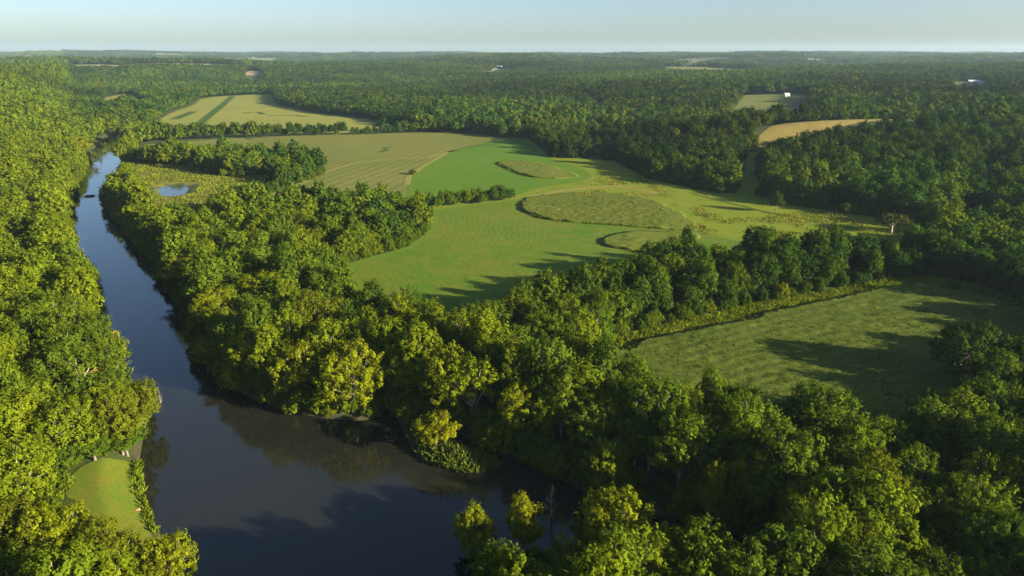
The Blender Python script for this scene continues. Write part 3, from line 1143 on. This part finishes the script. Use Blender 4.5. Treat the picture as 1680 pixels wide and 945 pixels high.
GX, GY = hexgrid(-9800, 9800, 1500, 13500, 52, .3)
m = in_wedge(GX, GY, 150) & (np.hypot(GX, GY) > 2590) & (np.hypot(GX, GY) < 13500)
GX, GY = GX[m], GY[m]
sd = open_sd(GX, GY)
farfield = fbm(GX, GY, 420, 63, 2)
m = (sd > 25) & (farfield < .665)
GX, GY = GX[m], GY[m]
GZ = hterr(GX.copy(), GY.copy())
gs = rng.uniform(.95, 1.2, len(GX))
instancer('distant_woods', [grove(i + 1) for i in range(5)], GX, GY, GZ - .5, gs, gs * rng.uniform(.8, 1.15, len(GX)), rng.integers(0, 5, len(GX)), tintfor(GX, GY, None) * .95,
          'hazy wooded ridges stretching to the horizon')

# ------------------------------------------------------------------ ground
NR_, NA_ = 560, 520
rr = np.exp(np.linspace(math.log(8), math.log(15500), NR_))
aa = np.linspace(-math.radians(100), math.radians(100), NA_)
A, Rr = np.meshgrid(aa, rr)
gx, gy = (Rr * np.sin(A)).ravel(), (Rr * np.cos(A)).ravel()
gz = hterr(gx.copy(), gy.copy())
ii = np.arange(NR_ * NA_).reshape(NR_, NA_)
GF = np.stack([ii[:-1, :-1], ii[:-1, 1:], ii[1:, 1:], ii[1:, :-1]], -1).reshape(-1, 4)
mud = np.clip(1 - np.abs(gz - .3) / .7, 0, 1) * (sdist(RIVER, gx, gy) < 6)
me = mesh_np('ground', np.stack([gx, gy, gz], 1), GF, [ground_mat()], {'mud': ('POINT', 'FLOAT', mud.astype(np.float32)), 'open': ('POINT', 'FLOAT', ((fbm(gx, gy, 420, 63, 2) > .655) & (np.hypot(gx, gy) > 2600)).astype(np.float32))}, smooth=True)
tag(link(bpy.data.objects.new('terrain', me)), kind='structure')


def quad_sheet(name, P, z, mat, kind='structure'):
    lo, hi = P.min(0) - 14, P.max(0) + 14
    V = [(lo[0], lo[1], z), (hi[0], lo[1], z), (hi[0], hi[1], z), (lo[0], hi[1], z)]
    o = link(bpy.data.objects.new(name, mesh_np(name, V, [[0, 1, 2, 3]], [mat])))
    return tag(o, kind=kind)


quad_sheet('river', RIVER, 0.0, water_mat())
quad_sheet('pond', POND, 2.1, water_mat('pond water', (.03, .035, .02)))


def fade_isle(x, y):
    px, py, _ = project(x, y, 3.0)
    return sstep(315, 340, py) * (1 - sstep(1080, 1150, px))


def fade_strip(x, y):
    px, py, _ = project(x, y, 3.0)
    return 1 - sstep(1030, 1100, px)


def fade_lens(x, y):
    px, py, _ = project(x, y, 3.0)
    return 1 - sstep(890, 940, px)


def sheet(name, P, mat, spacing, zoff=.04, height=0.0, rough=0.0, kind='structure', label=None, cat=None, fade=None):
    """field draped on the land; with a height it is a standing crop with sides"""
    P = np.asarray(P)
    # resample outline
    pts = []
    for i in range(len(P)):
        a, b = P[i], P[(i + 1) % len(P)]
        k = max(1, int(np.linalg.norm(b - a) / spacing))
        for j in range(k):
            pts.append(a + (b - a) * j / k)
    B = np.array(pts)
    if height:
        B = B + np.column_stack([fbm(B[:, 0], B[:, 1], 9, 301) - .5, fbm(B[:, 0], B[:, 1], 9, 302) - .5]) * 5.5
        P = B
    lo, hi = P.min(0), P.max(0)
    x, y = hexgrid(lo[0], hi[0], lo[1], hi[1], spacing, .2)
    sd = sdist(P, x, y)
    m = sd < -spacing * .55
    x, y = x[m], y[m]
    pts2 = [Vector(p) for p in B] + [Vector((a, b)) for a, b in zip(x, y)]
    ed = [(i, (i + 1) % len(B)) for i in range(len(B))]
    vs, _e, fs, *_ = mgeo.delaunay_2d_cdt(pts2, ed, [], 1, 1e-4)
    XY = np.array([(v.x, v.y) for v in vs])
    e = -sdist(P, XY[:, 0], XY[:, 1])
    Z = hterr(XY[:, 0].copy(), XY[:, 1].copy()) + zoff
    if height:
        fd = 1.0 if fade is None else fade(XY[:, 0], XY[:, 1])
        Z = Z + .06 + height * fd + rng.normal(0, rough, len(Z)) * fd
    F = np.array([list(f) for f in fs if len(f) == 3])
    V = np.column_stack([XY, Z])
    if height:
        nb = len(B)
        idx = [int(np.argmin(np.hypot(XY[:, 0] - b[0], XY[:, 1] - b[1]))) for b in B]
        base = len(V)
        lowv = np.column_stack([B, hterr(B[:, 0].copy(), B[:, 1].copy())])
        V = np.vstack([V, lowv])
        e = np.concatenate([e, np.zeros(nb)])
        sidef = []
        for i in range(nb):
            j = (i + 1) % nb
            sidef += [[idx[i], idx[j], base + j], [idx[i], base + j, base + i]]
        F = np.vstack([F, np.array(sidef)])
    me = mesh_np(name, V, F, [mat], {'edge': ('POINT', 'FLOAT', e.astype(np.float32))}, smooth=not height)
    o = link(bpy.data.objects.new(name, me))
    return tag(o, label, cat, None, kind)


hay_m = field_mat('mown hay meadow', [(.050, .130, .004), (.088, .132, .009), (.125, .132, .020), (.15, .15, .025)], rows=(3.1, .3, .16), edge_rows=True, patch=.012, headland=(5, (.085, .15, .012)))
clover_m = field_mat('bright green clover', [(.056, .138, .004), (.074, .148, .006), (.105, .145, .014), (.05, .11, .006)], rows=(7.0, 1.15, .35), patch=.012)
soy_m = field_mat('olive bean field', [(.115, .130, .024), (.140, .148, .030), (.108, .135, .024), (.10, .11, .022)], rows=(9, .25, .4), patch=.008, tex=.7, bumpd=.4)
upper_m = field_mat('ripening corn', [(.175, .195, .034), (.21, .215, .040), (.165, .19, .032), (.15, .165, .03)], rows=(14, .5, .3), patch=.006, tex=.5, bumpd=.5)
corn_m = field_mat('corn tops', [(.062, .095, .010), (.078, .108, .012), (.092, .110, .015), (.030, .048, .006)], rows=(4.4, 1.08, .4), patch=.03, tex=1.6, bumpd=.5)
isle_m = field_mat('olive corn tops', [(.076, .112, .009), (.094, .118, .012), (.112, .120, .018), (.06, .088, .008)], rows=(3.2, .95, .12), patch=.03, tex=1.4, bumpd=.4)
past_m = field_mat('rough pasture', [(.100, .170, .006), (.128, .172, .008), (.175, .165, .022), (.15, .155, .018)], rows=(11, -.9, .2), patch=.02, tex=1.2)
wet_m = field_mat('marsh grass', [(.10, .125, .016), (.135, .14, .02), (.12, .12, .03), (.1, .1, .02)], patch=.03, tex=1.0)
gold_m = field_mat('dry golden grass', [(.20, .155, .045), (.25, .19, .06), (.14, .16, .03), (.2, .15, .04)], patch=.03, tex=1.0)
lawn_m = field_mat('mown lawn', [(.075, .14, .012), (.10, .14, .013), (.15, .135, .015), (.135, .12, .015)], rows=(1.5, 1.75, .35), patch=.06, tex=1.5, bumpd=.05)
verge_m = field_mat('weedy verge', [(.10, .14, .010), (.14, .15, .012), (.165, .160, .012), (.1, .11, .010)], patch=.07, tex=1.5)
green_m = field_mat('green pasture', [(.11, .14, .03), (.13, .155, .035), (.16, .15, .045), (.1, .1, .02)], patch=.01, tex=.8)
sand_m = plain_mat('pale river sand', (.46, .29, .13), .9)
soil_m = plain_mat('bare reddish soil', (.20, .11, .05), .95, .3)
shade_m = green_m

sheet('meadow', MIDDLE, past_m, 5, .02)
sheet('hay_meadow', HAY, hay_m, 3.2, .04)
sheet('pasture', PASTURE, past_m, 4, .06)
sheet('clover_field', CLOVER, clover_m, 6, .05)
sheet('bean_field', SOY, soy_m, 7, .07, kind='structure')
sheet('green_strip_field', GREEN_STRIP, green_m, 8, .09)
sheet('ripening_field', UPPER_FIELD, upper_m, 10, .10, kind='structure')
sheet('marsh_meadow', WETLAND, wet_m, 5, .06)
sheet('lawn', LAWN, lawn_m, 1.2, .13)
sheet('grass_verge', VERGE, verge_m, 2.5, .08)
sheet('hilltop_meadow', GOLD, gold_m, 4, .12)
sheet('hollow_meadow', GAP, past_m, 4, .14)
sheet('corn_crop', CORN_ISLE, isle_m, 1.6, .0, 1.05, .2, 'stuff', 'raised block of standing corn jutting into the hay meadow', 'corn', fade_isle)
sheet('corn_crop', CORN_STRIP, isle_m, 1.8, .0, .9, .2, 'stuff', 'strip of standing corn behind the tree strip', 'corn', fade_strip)
sheet('corn_crop', CORN_LENS, isle_m, 2.0, .0, .95, .2, 'stuff', 'lens-shaped block of corn in the bright green field', 'corn', fade_lens)
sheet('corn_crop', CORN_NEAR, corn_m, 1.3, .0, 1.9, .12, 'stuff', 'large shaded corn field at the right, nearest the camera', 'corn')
for key, mt in {'barn_field': green_m, 'gold_patch': gold_m, 'tan_patch': gold_m, 'far_farm': green_m, 'far_pasture': green_m, 'far_meadow': green_m, 'sand_bank': sand_m, 'up_meadow': upper_m,
                'quarry': plain_mat('tan earth', (.24, .18, .11), .95, .3), 'far_fields': upper_m, 'house_yard': green_m, 'side_meadow': green_m, 'road_yard': plain_mat('pale gravel', (.35, .33, .28), .9)}.items():
    P = CLEAR[key]
    d = max(6.0, float(np.linalg.norm(P.max(0) - P.min(0))) / 30)
    sheet(key if key in ('quarry', 'sand_bank') else 'clearing', P, mt, d, .25)

def track(name, pts, w, mat, z=.16):
    q = np.array([gp(a, b) for a, b in pts])
    t = np.gradient(q, axis=0)
    t /= np.linalg.norm(t, axis=1, keepdims=True)
    nrm = np.column_stack([-t[:, 1], t[:, 0]]) * w / 2
    V = np.vstack([np.column_stack([q + nrm, np.full(len(q), 3 + z)]), np.column_stack([q - nrm, np.full(len(q), 3 + z)])])
    k = len(q)
    F = [[i, i + 1, k + i + 1, k + i] for i in range(k - 1)]
    o = link(bpy.data.objects.new(name, mesh_np(name, V, F, [mat])))
    return tag(o, kind='structure')


dark_grass = field_mat('dark grass strip', [(.035, .075, .010), (.045, .09, .012), (.06, .09, .014)], patch=.02)
pale_grass = field_mat('pale grass strip', [(.15, .17, .03), (.18, .18, .04), (.2, .19, .05)], patch=.02)
track('grass_track', [(320, 207), (340, 190), (362, 173), (379, 158)], 8, dark_grass)
track('grass_track', [(327, 207), (347, 190), (368, 173), (384, 158)], 5, dark_grass)
track('grass_track', [(285, 196), (300, 190), (318, 183)], 14, dark_grass)
track('field_ditch', [(398, 186), (412, 184), (424, 184), (432, 188)], 9, dark_grass)
track('field_ditch', [(438, 190), (460, 189.5), (485, 189.5), (496, 191), (504, 191.5)], 9, dark_grass)
track('field_ditch', [(735, 250), (760, 243), (785, 239), (815, 236)], 4, dark_grass)
track('field_ditch', [(624, 250), (634, 246), (630, 243), (642, 241)], 5, dark_grass)
track('grass_strip', [(440, 330), (520, 287), (580, 268), (640, 261), (700, 259), (745, 247)], 4, pale_grass)
track('grass_strip', [(668, 304), (671, 290), (698, 271), (735, 251)], 4, pale_grass)
track('grass_strip', [(868, 324), (930, 312), (1010, 305), (1080, 318)], 5, gold_m)
track('grass_track', [(1135, 318), (1200, 334), (1260, 349), (1330, 362), (1400, 376)], 2.2, dark_grass)

# ------------------------------------------------------------------ corn leaves, verge weeds, bank weeds, spit weeds
def tufts(name, x, y, z, hgt, wid, tint, label, per=3, lean=.35):
    n = len(x)
    X, Y, Z = np.repeat(x, per), np.repeat(y, per), np.repeat(z, per)
    H = np.repeat(hgt, per) * rng.uniform(.6, 1.15, n * per)
    W = wid * rng.uniform(.6, 1.3, n * per)
    a = rng.uniform(0, 2 * PI, n * per)
    ux, uy = np.cos(a), np.sin(a)
    lx, ly = rng.normal(0, lean, n * per) * H, rng.normal(0, lean, n * per) * H
    V = np.stack([np.stack([X - ux * W, Y - uy * W, Z], 1), np.stack([X + ux * W, Y + uy * W, Z], 1),
                  np.stack([X + lx + ux * W * .35, Y + ly + uy * W * .35, Z + H], 1), np.stack([X + lx - ux * W * .35, Y + ly - uy * W * .35, Z + H * .92], 1)], 1).reshape(-1, 3)
    F = np.arange(len(V)).reshape(-1, 4)
    v = np.clip(np.repeat(fbm(x, y, 9, 5), per) + rng.normal(0, .18, n * per), 0, 1)
    w = np.clip(np.repeat(fbm(x, y, 22, 8), per) + rng.normal(0, .12, n * per), 0, 1)
    o = link(bpy.data.objects.new(name, mesh_np(name, V, F, [FOL], {'var': ('FACE', 'FLOAT', v), 'warm': ('FACE', 'FLOAT', w)})))
    o['itint'] = tint
    return tag(o, label, name.replace('_', ' '), None, 'stuff')


def fill(P, s, edge=.3):
    lo, hi = P.min(0), P.max(0)
    x, y = hexgrid(lo[0], hi[0], lo[1], hi[1], s, .45)
    m = sdist(P, x, y) < -edge
    return x[m], y[m]


x, y = fill(CORN_NEAR, .85)
ph = (x * .47 - y * .88 + 5 * fbm(x, y, 60, 12)) / 4.4
m = in_wedge(x, y, 15) & ((ph - np.floor(ph) > .3) | (fbm(x, y, 18, 14) > .56))
x, y = x[m], y[m]
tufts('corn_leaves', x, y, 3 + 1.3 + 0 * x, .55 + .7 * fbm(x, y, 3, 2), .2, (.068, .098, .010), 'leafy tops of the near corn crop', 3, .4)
x, y = fill(CORN_ISLE, 2.4)
fi = fade_isle(x, y)
tufts('corn_leaves', x, y, 3 + .9 * fi, (.3 + .7 * fbm(x, y, 4, 2)) * (.4 + .6 * fi), .35, (.105, .125, .016), 'leafy tops of the raised corn block in the hay meadow', 2, .4)
def rim(P, s, jit, x0=None):
    qx, qy = [], []
    for a, b in zip(P, np.roll(P, -1, 0)):
        k = max(1, int(np.linalg.norm(b - a) / s))
        for j in range(k):
            q = a + (b - a) * j / k + rng.normal(0, jit, 2)
            qx.append(q[0]); qy.append(q[1])
    return np.array(qx), np.array(qy)


for P, lab_, fd_ in ((CORN_ISLE, 'the raised corn block in the hay meadow', fade_isle), (CORN_LENS, 'the lens-shaped corn block in the bright green field', fade_lens), (CORN_NEAR, 'the near corn', None)):
    x, y = rim(P, .28, .7)
    if fd_ is not None:
        m = fd_(x, y) > .6
        x, y = x[m], y[m]
    tufts('corn_stalks', x, y, 3 + 0 * x, (.5 + 1.3 * fbm(x, y, 6, 2)) * (rng.random(len(x)) ** .5), .3, (.105, .14, .014), 'ragged edge rows of ' + lab_, 3, .12)
x, y = fill(VERGE, .9)
tufts('verge_weeds', x, y, 3 + 0 * x, .5 + 1.3 * fbm(x, y, 5, 3) ** 2, .3, (.110, .145, .008), 'yellow-green weeds on the verge between tree strip and near corn', 3, .35)
SPIT = poly([(686, 742), (722, 716), (758, 734), (800, 751), (818, 764), (797, 772), (750, 772), (705, 757)], 0.4)
x, y = fill(SPIT, .55, -.3)
tufts('spit_weeds', x, y, np.maximum(hterr(x.copy(), y.copy()), 0), .7 + 1.3 * fbm(x, y, 3, 3), .26, (.085, .12, .016), 'low green weeds covering the spit at the creek mouth', 4, .4)
x, y = fill(KEEP2, .75, 0)
z = hterr(x.copy(), y.copy())
m = (z > .3) & (sdist(SPIT, x, y) > .3)
tufts('bank_weeds', x[m], y[m], z[m], .5 + 1.6 * fbm(x[m], y[m], 4, 9), .3, (.05, .085, .010), 'dark weeds on the low bank behind the spit', 3, .4)
bank = np.array([gp(a, b, 1.5) for a, b in [(226, 752), (224, 772), (224, 790), (229, 806), (236, 822), (241, 838), (247, 852), (252, 866)]])
tx, ty = [], []
for a, b in zip(bank[:-1], bank[1:]):
    k = int(np.linalg.norm(b - a) / .09)
    for j in range(k):
        q = a + (b - a) * j / k
        tx.append(q[0] + rng.normal(0, .42))
        ty.append(q[1] + rng.normal(0, .42))
x, y = np.array(tx), np.array(ty)
tufts('bank_weeds', x, y, np.maximum(hterr(x.copy(), y.copy()), 0) - .1, .5 + 1.5 * fbm(x, y, 2.5, 3), .22, (.105, .15, .010), 'line of bright weeds along the lawn’s water edge', 3, .35)
x, y = fill(WETLAND, 2.0)
m = (sdist(POND, x, y) > 6) & (sdist(RIVER, x, y) > 1)
x, y = x[m], y[m]
tufts('marsh_grass', x, y, 3 + 0 * x, .6 + 1.4 * fbm(x, y, 8, 3) ** 2, .5, (.115, .145, .012), 'yellow-green marsh grass round the pond', 2, .35)
x, y = fill(PASTURE, 2.2)
hgt = 1.5 * np.clip(fbm(x, y, 14, 6) - .5, 0, 1) * 3
m = hgt > .15
x, y, hgt = x[m], y[m], hgt[m]
tufts('pasture_grass', x, y, hterr(x.copy(), y.copy()), hgt, .5, (.14, .145, .016), 'taller tawny grass patches in the pasture', 2, .35)

# ------------------------------------------------------------------ small things
def rock(name, size, seed, mat):
    r = np.random.default_rng(seed)
    import bmesh
    bm = bmesh.new()
    bmesh.ops.create_icosphere(bm, subdivisions=3, radius=1)
    for v in bm.verts:
        n = vnoise(np.array([v.co.x * 2 + v.co.z + 9]), np.array([v.co.y * 2 - v.co.z + 9]), 1.0, seed)[0]
        v.co = v.co * (.75 + .5 * n)
        v.co.x *= size[0]
        v.co.y *= size[1]
        v.co.z *= size[2]
    me = bpy.data.meshes.new(name)
    bm.to_mesh(me)
    bm.free()
    me.materials.append(mat)
    return link(bpy.data.objects.new(name, me))


p = gp(223, 822)
b = rock('boulder', (.85, .55, .5), 3, plain_mat('tan rock', (.42, .24, .12), .85, .3))
b.location = (p[0], p[1], h1(*p) + .12)
b.scale = (.62, .62, .62)
tag(b, 'small tan boulder on bare soil at the lawn’s water edge', 'boulder')
sheet('bare_soil', np.array([[p[0] + 1.7 * math.cos(a) * (1 + .2 * math.sin(3 * a)), p[1] - .6 + 1.3 * math.sin(a)] for a in np.linspace(0, 2 * PI, 18)[:-1]]), soil_m, .5, .08)

# floating dock
import bmesh


def boxes(name, items, mat, parent=None):
    bm = bmesh.new()
    for (cx, cy, cz, sx, sy, sz) in items:
        g = bmesh.ops.create_cube(bm, size=1)
        for v in g['verts']:
            v.co = Vector((v.co.x * sx + cx, v.co.y * sy + cy, v.co.z * sz + cz))
    bmesh.ops.bevel(bm, geom=bm.edges[:], offset=.02, segments=1, affect='EDGES')
    me = bpy.data.meshes.new(name)
    bm.to_mesh(me)
    bm.free()
    me.materials.append(mat)
    return link(bpy.data.objects.new(name, me), parent)


dock = link(bpy.data.objects.new('floating_dock', None))
p = gp(147, 322, 0)
dock.location = (p[0], p[1], 0)
dock.rotation_euler = (0, 0, .12)
tag(dock, 'dark floating dock reaching into the narrow upper river', 'dock')
wood = plain_mat('weathered dark planks', (.07, .06, .055), .8, .4)
boxes('deck', [(0, -2.4 + .3 * k, .55, 5.2, .27, .07) for k in range(17)], wood, dock)
boxes('float', [(-1.7, 0, .2, .9, 4.8, .5), (1.7, 0, .2, .9, 4.8, .5)], plain_mat('black float drums', (.03, .03, .035), .5), dock)
boxes('gangway', [(6.3, 0, .75, 7.4, 1.1, .09)], wood, dock)


def gable(name, px, py, L, Wd, Hh, rot, wallc, roofc, label, cat, base=None):
    p = gpt(px, py) if base is None else base
    root = link(bpy.data.objects.new(name, None))
    root.location = (p[0], p[1], h1(*p) + .25)
    root.rotation_euler = (0, 0, rot)
    tag(root, label, cat)
    wm = plain_mat(name + ' wall paint', wallc, .7, .06)
    rm = plain_mat(name + ' roof metal', roofc, .45, .06)
    rise = Wd * .28
    V = [(-L / 2, -Wd / 2, -1), (L / 2, -Wd / 2, -1), (L / 2, Wd / 2, -1), (-L / 2, Wd / 2, -1), (-L / 2, -Wd / 2, Hh), (L / 2, -Wd / 2, Hh), (L / 2, Wd / 2, Hh), (-L / 2, Wd / 2, Hh), (-L / 2, 0, Hh + rise), (L / 2, 0, Hh + rise)]
    me = bpy.data.meshes.new('wall')
    me.from_pydata(V, [], [(0, 1, 5, 4), (2, 3, 7, 6), (1, 2, 6, 9, 5), (3, 0, 4, 8, 7), (0, 3, 2, 1)])
    me.materials.append(wm)
    link(bpy.data.objects.new('wall', me), root)
    e, oh = .6, .5
    sl = rise / (Wd / 2)
    RV = []
    for dz in (.06, .26):
        RV += [(-L / 2 - oh, -Wd / 2 - e, Hh - e * sl + dz), (L / 2 + oh, -Wd / 2 - e, Hh - e * sl + dz), (L / 2 + oh, 0, Hh + rise + dz), (-L / 2 - oh, 0, Hh + rise + dz), (-L / 2 - oh, Wd / 2 + e, Hh - e * sl + dz), (L / 2 + oh, Wd / 2 + e, Hh - e * sl + dz)]
    me = bpy.data.meshes.new('roof')
    me.from_pydata(RV, [], [(6, 7, 8, 9), (9, 8, 11, 10), (0, 3, 2, 1), (3, 4, 5, 2), (0, 1, 7, 6), (4, 10, 11, 5), (0, 6, 9, 3), (3, 9, 10, 4), (1, 2, 8, 7), (2, 5, 11, 8)])
    me.materials.append(rm)
    link(bpy.data.objects.new('roof', me), root)
    dk = plain_mat(name + ' dark opening', (.04, .04, .045), .4)
    boxes('door', [(0, -Wd / 2 - .04, min(Hh * .38, 1.5), min(L * .25, 4), .1, min(Hh * .76, 3))], dk, root)
    for sx in (-.33, .33):
        boxes('window', [(sx * L, -Wd / 2 - .04, Hh * .55, 1.3, .08, 1.2)], dk, root)
    return root


WH, MT = (.66, .66, .63), (.6, .62, .64)
gable('barn', 1290, 158, 8, 6, 3.0, .3, WH, WH, 'white barn at the end of the green hillside field', 'barn')
gable('long_barn', 1597, 136.5, 19, 9, 3.6, -.35, WH, (.7, .72, .74), 'long white-roofed barn amid trees, beside a small bright yard', 'barn')
gable('farm_shed', 1612, 138, 9, 7, 3.5, .2, WH, MT, 'small white shed just right of the long white-roofed barn', 'shed')
gable('farmhouse', 1645, 119, 18, 10, 5, .1, WH, MT, 'white farmhouse on the wooded rise beyond the long white-roofed barn', 'house')
gable('farmhouse', 1633, 118.5, 12, 8, 4, -.2, WH, MT, 'smaller pale house left of the white farmhouse on the wooded rise', 'house')
gable('farm_hall', 1104, 109, 20, 12, 4.5, .15, WH, (.8, .82, .84), 'white hall in the distant farm clearing beside the smoke', 'barn')
gable('road_house', 820, 111.5, 18, 9, 4, .1, WH, MT, 'pale long building at the top of the distant gravel track', 'house')
gable('far_house', 1262, 113.5, 24, 14, 7, -.1, WH, MT, 'white house far off, right of the distant farm clearing', 'house')
gable('far_house', 234, 95.5, 24, 13, 7, .2, WH, WH, 'white building far off below the horizon above the left hill', 'house')

# radio mast on the horizon
p = gpt(910, 91)
rr_ = float(np.hypot(*p))
if rr_ > 9000:
    p = p * (9000 / rr_)
mast = link(bpy.data.objects.new('radio_mast', None))
mz = h1(*p)
mast.location = (p[0], p[1], mz)
tag(mast, 'slender radio mast standing above the horizon', 'mast')
steel = plain_mat('galvanised steel', (.22, .22, .23), .5)
top = CAMZ + (HZ - 68) / FPX * float(p[1]) * .96 - mz + 6
parts = []
for k in range(3):
    a = k * 2 * PI / 3
    parts.append(tube([(1.5 * math.cos(a), 1.5 * math.sin(a), -2), (1.1 * math.cos(a), 1.1 * math.sin(a), top)], [.55, .5], 5))
for z in np.arange(0, top - 6, 6):
    for k in range(3):
        a, b2 = k * 2 * PI / 3, (k + 1) * 2 * PI / 3
        parts.append(tube([(1.4 * math.cos(a), 1.4 * math.sin(a), z), (1.4 * math.cos(b2), 1.4 * math.sin(b2), z + 6)], [.22, .22], 3))
V, F = join(parts)
link(bpy.data.objects.new('lattice', mesh_np('lattice', V, F, [steel])), mast)
parts = [tube([(0, 0, top), (0, 0, top + 14)], [.3, .12], 5)]
V, F = join(parts)
link(bpy.data.objects.new('antenna', mesh_np('antenna', V, F, [steel])), mast)
for k in range(3):
    a = k * 2 * PI / 3 + .5
    V, F = tube([(0, 0, top * .85), (top * .6 * math.cos(a), top * .6 * math.sin(a), 0)], [.09, .09], 3)
    link(bpy.data.objects.new('guy_wire', mesh_np('guy_wire', V, F, [steel])), mast)

# smoke from a field fire
p = gpt(1121, 110.5)
sm = NT('thin smoke')
pv = sm.add('ShaderNodeVolumePrincipled')
pv.inputs['Color'].default_value = (.85, .9, .95, 1)
pv.inputs['Density'].default_value = .008
sm.out(None, pv.outputs[0])
dd = float(np.hypot(*p))
k = dd / 2400
V, F = tube([(0, 0, 0), (14 * k, 0, 9 * k), (34 * k, 2, 18 * k), (62 * k, 4, 23 * k), (100 * k, 6, 26 * k), (150 * k, 8, 27 * k)], [3 * k, 6 * k, 7 * k, 6 * k, 5 * k, 2 * k], 10)
nfv = len(V)
F = list(map(list, F)) + []
me = bpy.data.meshes.new('smoke')
me.from_pydata([tuple(v) for v in V], [], [tuple(f) for f in F] + [tuple(range(9, -1, -1)), tuple(range(nfv - 10, nfv))])
me.materials.append(sm.m)
o = link(bpy.data.objects.new('smoke', me))
o.location = (p[0], p[1], h1(*p) + 2)
tag(o, 'pale blue smoke drifting up from the distant farm clearing', 'smoke', None, 'stuff')

# ------------------------------------------------------------------ air
hz = NT('hazy air')
pv = hz.add('ShaderNodeVolumePrincipled')
pv.inputs['Color'].default_value = (.53, .75, .97, 1)
pv.inputs['Density'].default_value = 4.2e-5
pv.inputs['Anisotropy'].default_value = .1
hz.out(None, pv.outputs[0])
bm = bmesh.new()
g = bmesh.ops.create_cube(bm, size=1)
for v in g['verts']:
    v.co = Vector((v.co.x * 31500, v.co.y * 31500, v.co.z * 226 + 109))
me = bpy.data.meshes.new('haze')
bm.to_mesh(me)
bm.free()
me.materials.append(hz.m)
tag(link(bpy.data.objects.new('haze', me)), kind='stuff')

# ------------------------------------------------------------------ light, sky, camera
SUN_EL = math.radians(16.5)
to_sun = Vector((.905, -.425, 0)).normalized()
sun_az = math.atan2(to_sun.x, to_sun.y)
L = bpy.data.lights.new('sun', 'SUN')
L.energy = 5.0
L.angle = math.radians(.53)
L.color = (1.0, .85, .61)
so = link(bpy.data.objects.new('sun', L))
dv = Vector((to_sun.x * math.cos(SUN_EL), to_sun.y * math.cos(SUN_EL), math.sin(SUN_EL)))
so.rotation_euler = dv.to_track_quat('Z', 'Y').to_euler()
so.location = (200, -100, 300)

W = bpy.data.worlds.new('World')
SC.world = W
W.use_nodes = True
nt = W.node_tree
nt.nodes.clear()
sky = nt.nodes.new('ShaderNodeTexSky')
sky.sky_type = 'NISHITA'
sky.sun_disc = False
sky.sun_elevation = SUN_EL
sky.sun_rotation = sun_az
sky.altitude = 200
sky.air_density = .8
sky.dust_density = 1.4
sky.ozone_density = 2.5
bg = nt.nodes.new('ShaderNodeBackground')
bg.inputs['Strength'].default_value = .05
wo = nt.nodes.new('ShaderNodeOutputWorld')
nt.links.new(sky.outputs[0], bg.inputs[0])
nt.links.new(bg.outputs[0], wo.inputs[0])

cam = bpy.data.cameras.new('camera')
cam.sensor_width = 36
cam.lens = 36 * FPX / 1680
cam.clip_start = 1
cam.clip_end = 60000
co = link(bpy.data.objects.new('camera', cam))
co.location = (0, 0, CAMZ)
co.rotation_euler = (PI / 2 - PITCH, 0, 0)
SC.camera = co

SC.view_settings.view_transform = 'Standard'
SC.view_settings.look = 'None'
SC.view_settings.exposure = 1.9
SC.view_settings.gamma = 1
SC.render.engine = 'CYCLES'
cy = SC.cycles
cy.max_bounces = 6
cy.diffuse_bounces = 1
cy.glossy_bounces = 2
cy.transmission_bounces = 2
cy.volume_bounces = 1
cy.transparent_max_bounces = 8
cy.use_denoising = True
try:
    cy.denoiser = 'OPENIMAGEDENOISE'
    cy.denoising_input_passes = 'RGB_ALBEDO_NORMAL'
    cy.denoising_prefilter = 'NONE'
except Exception:
    pass
cy.sample_clamp_indirect = 6
print('trees', len(chosen) + len(hero), 'copies', len(AX), 'groves', len(GX), 'undergrowth', len(ex))
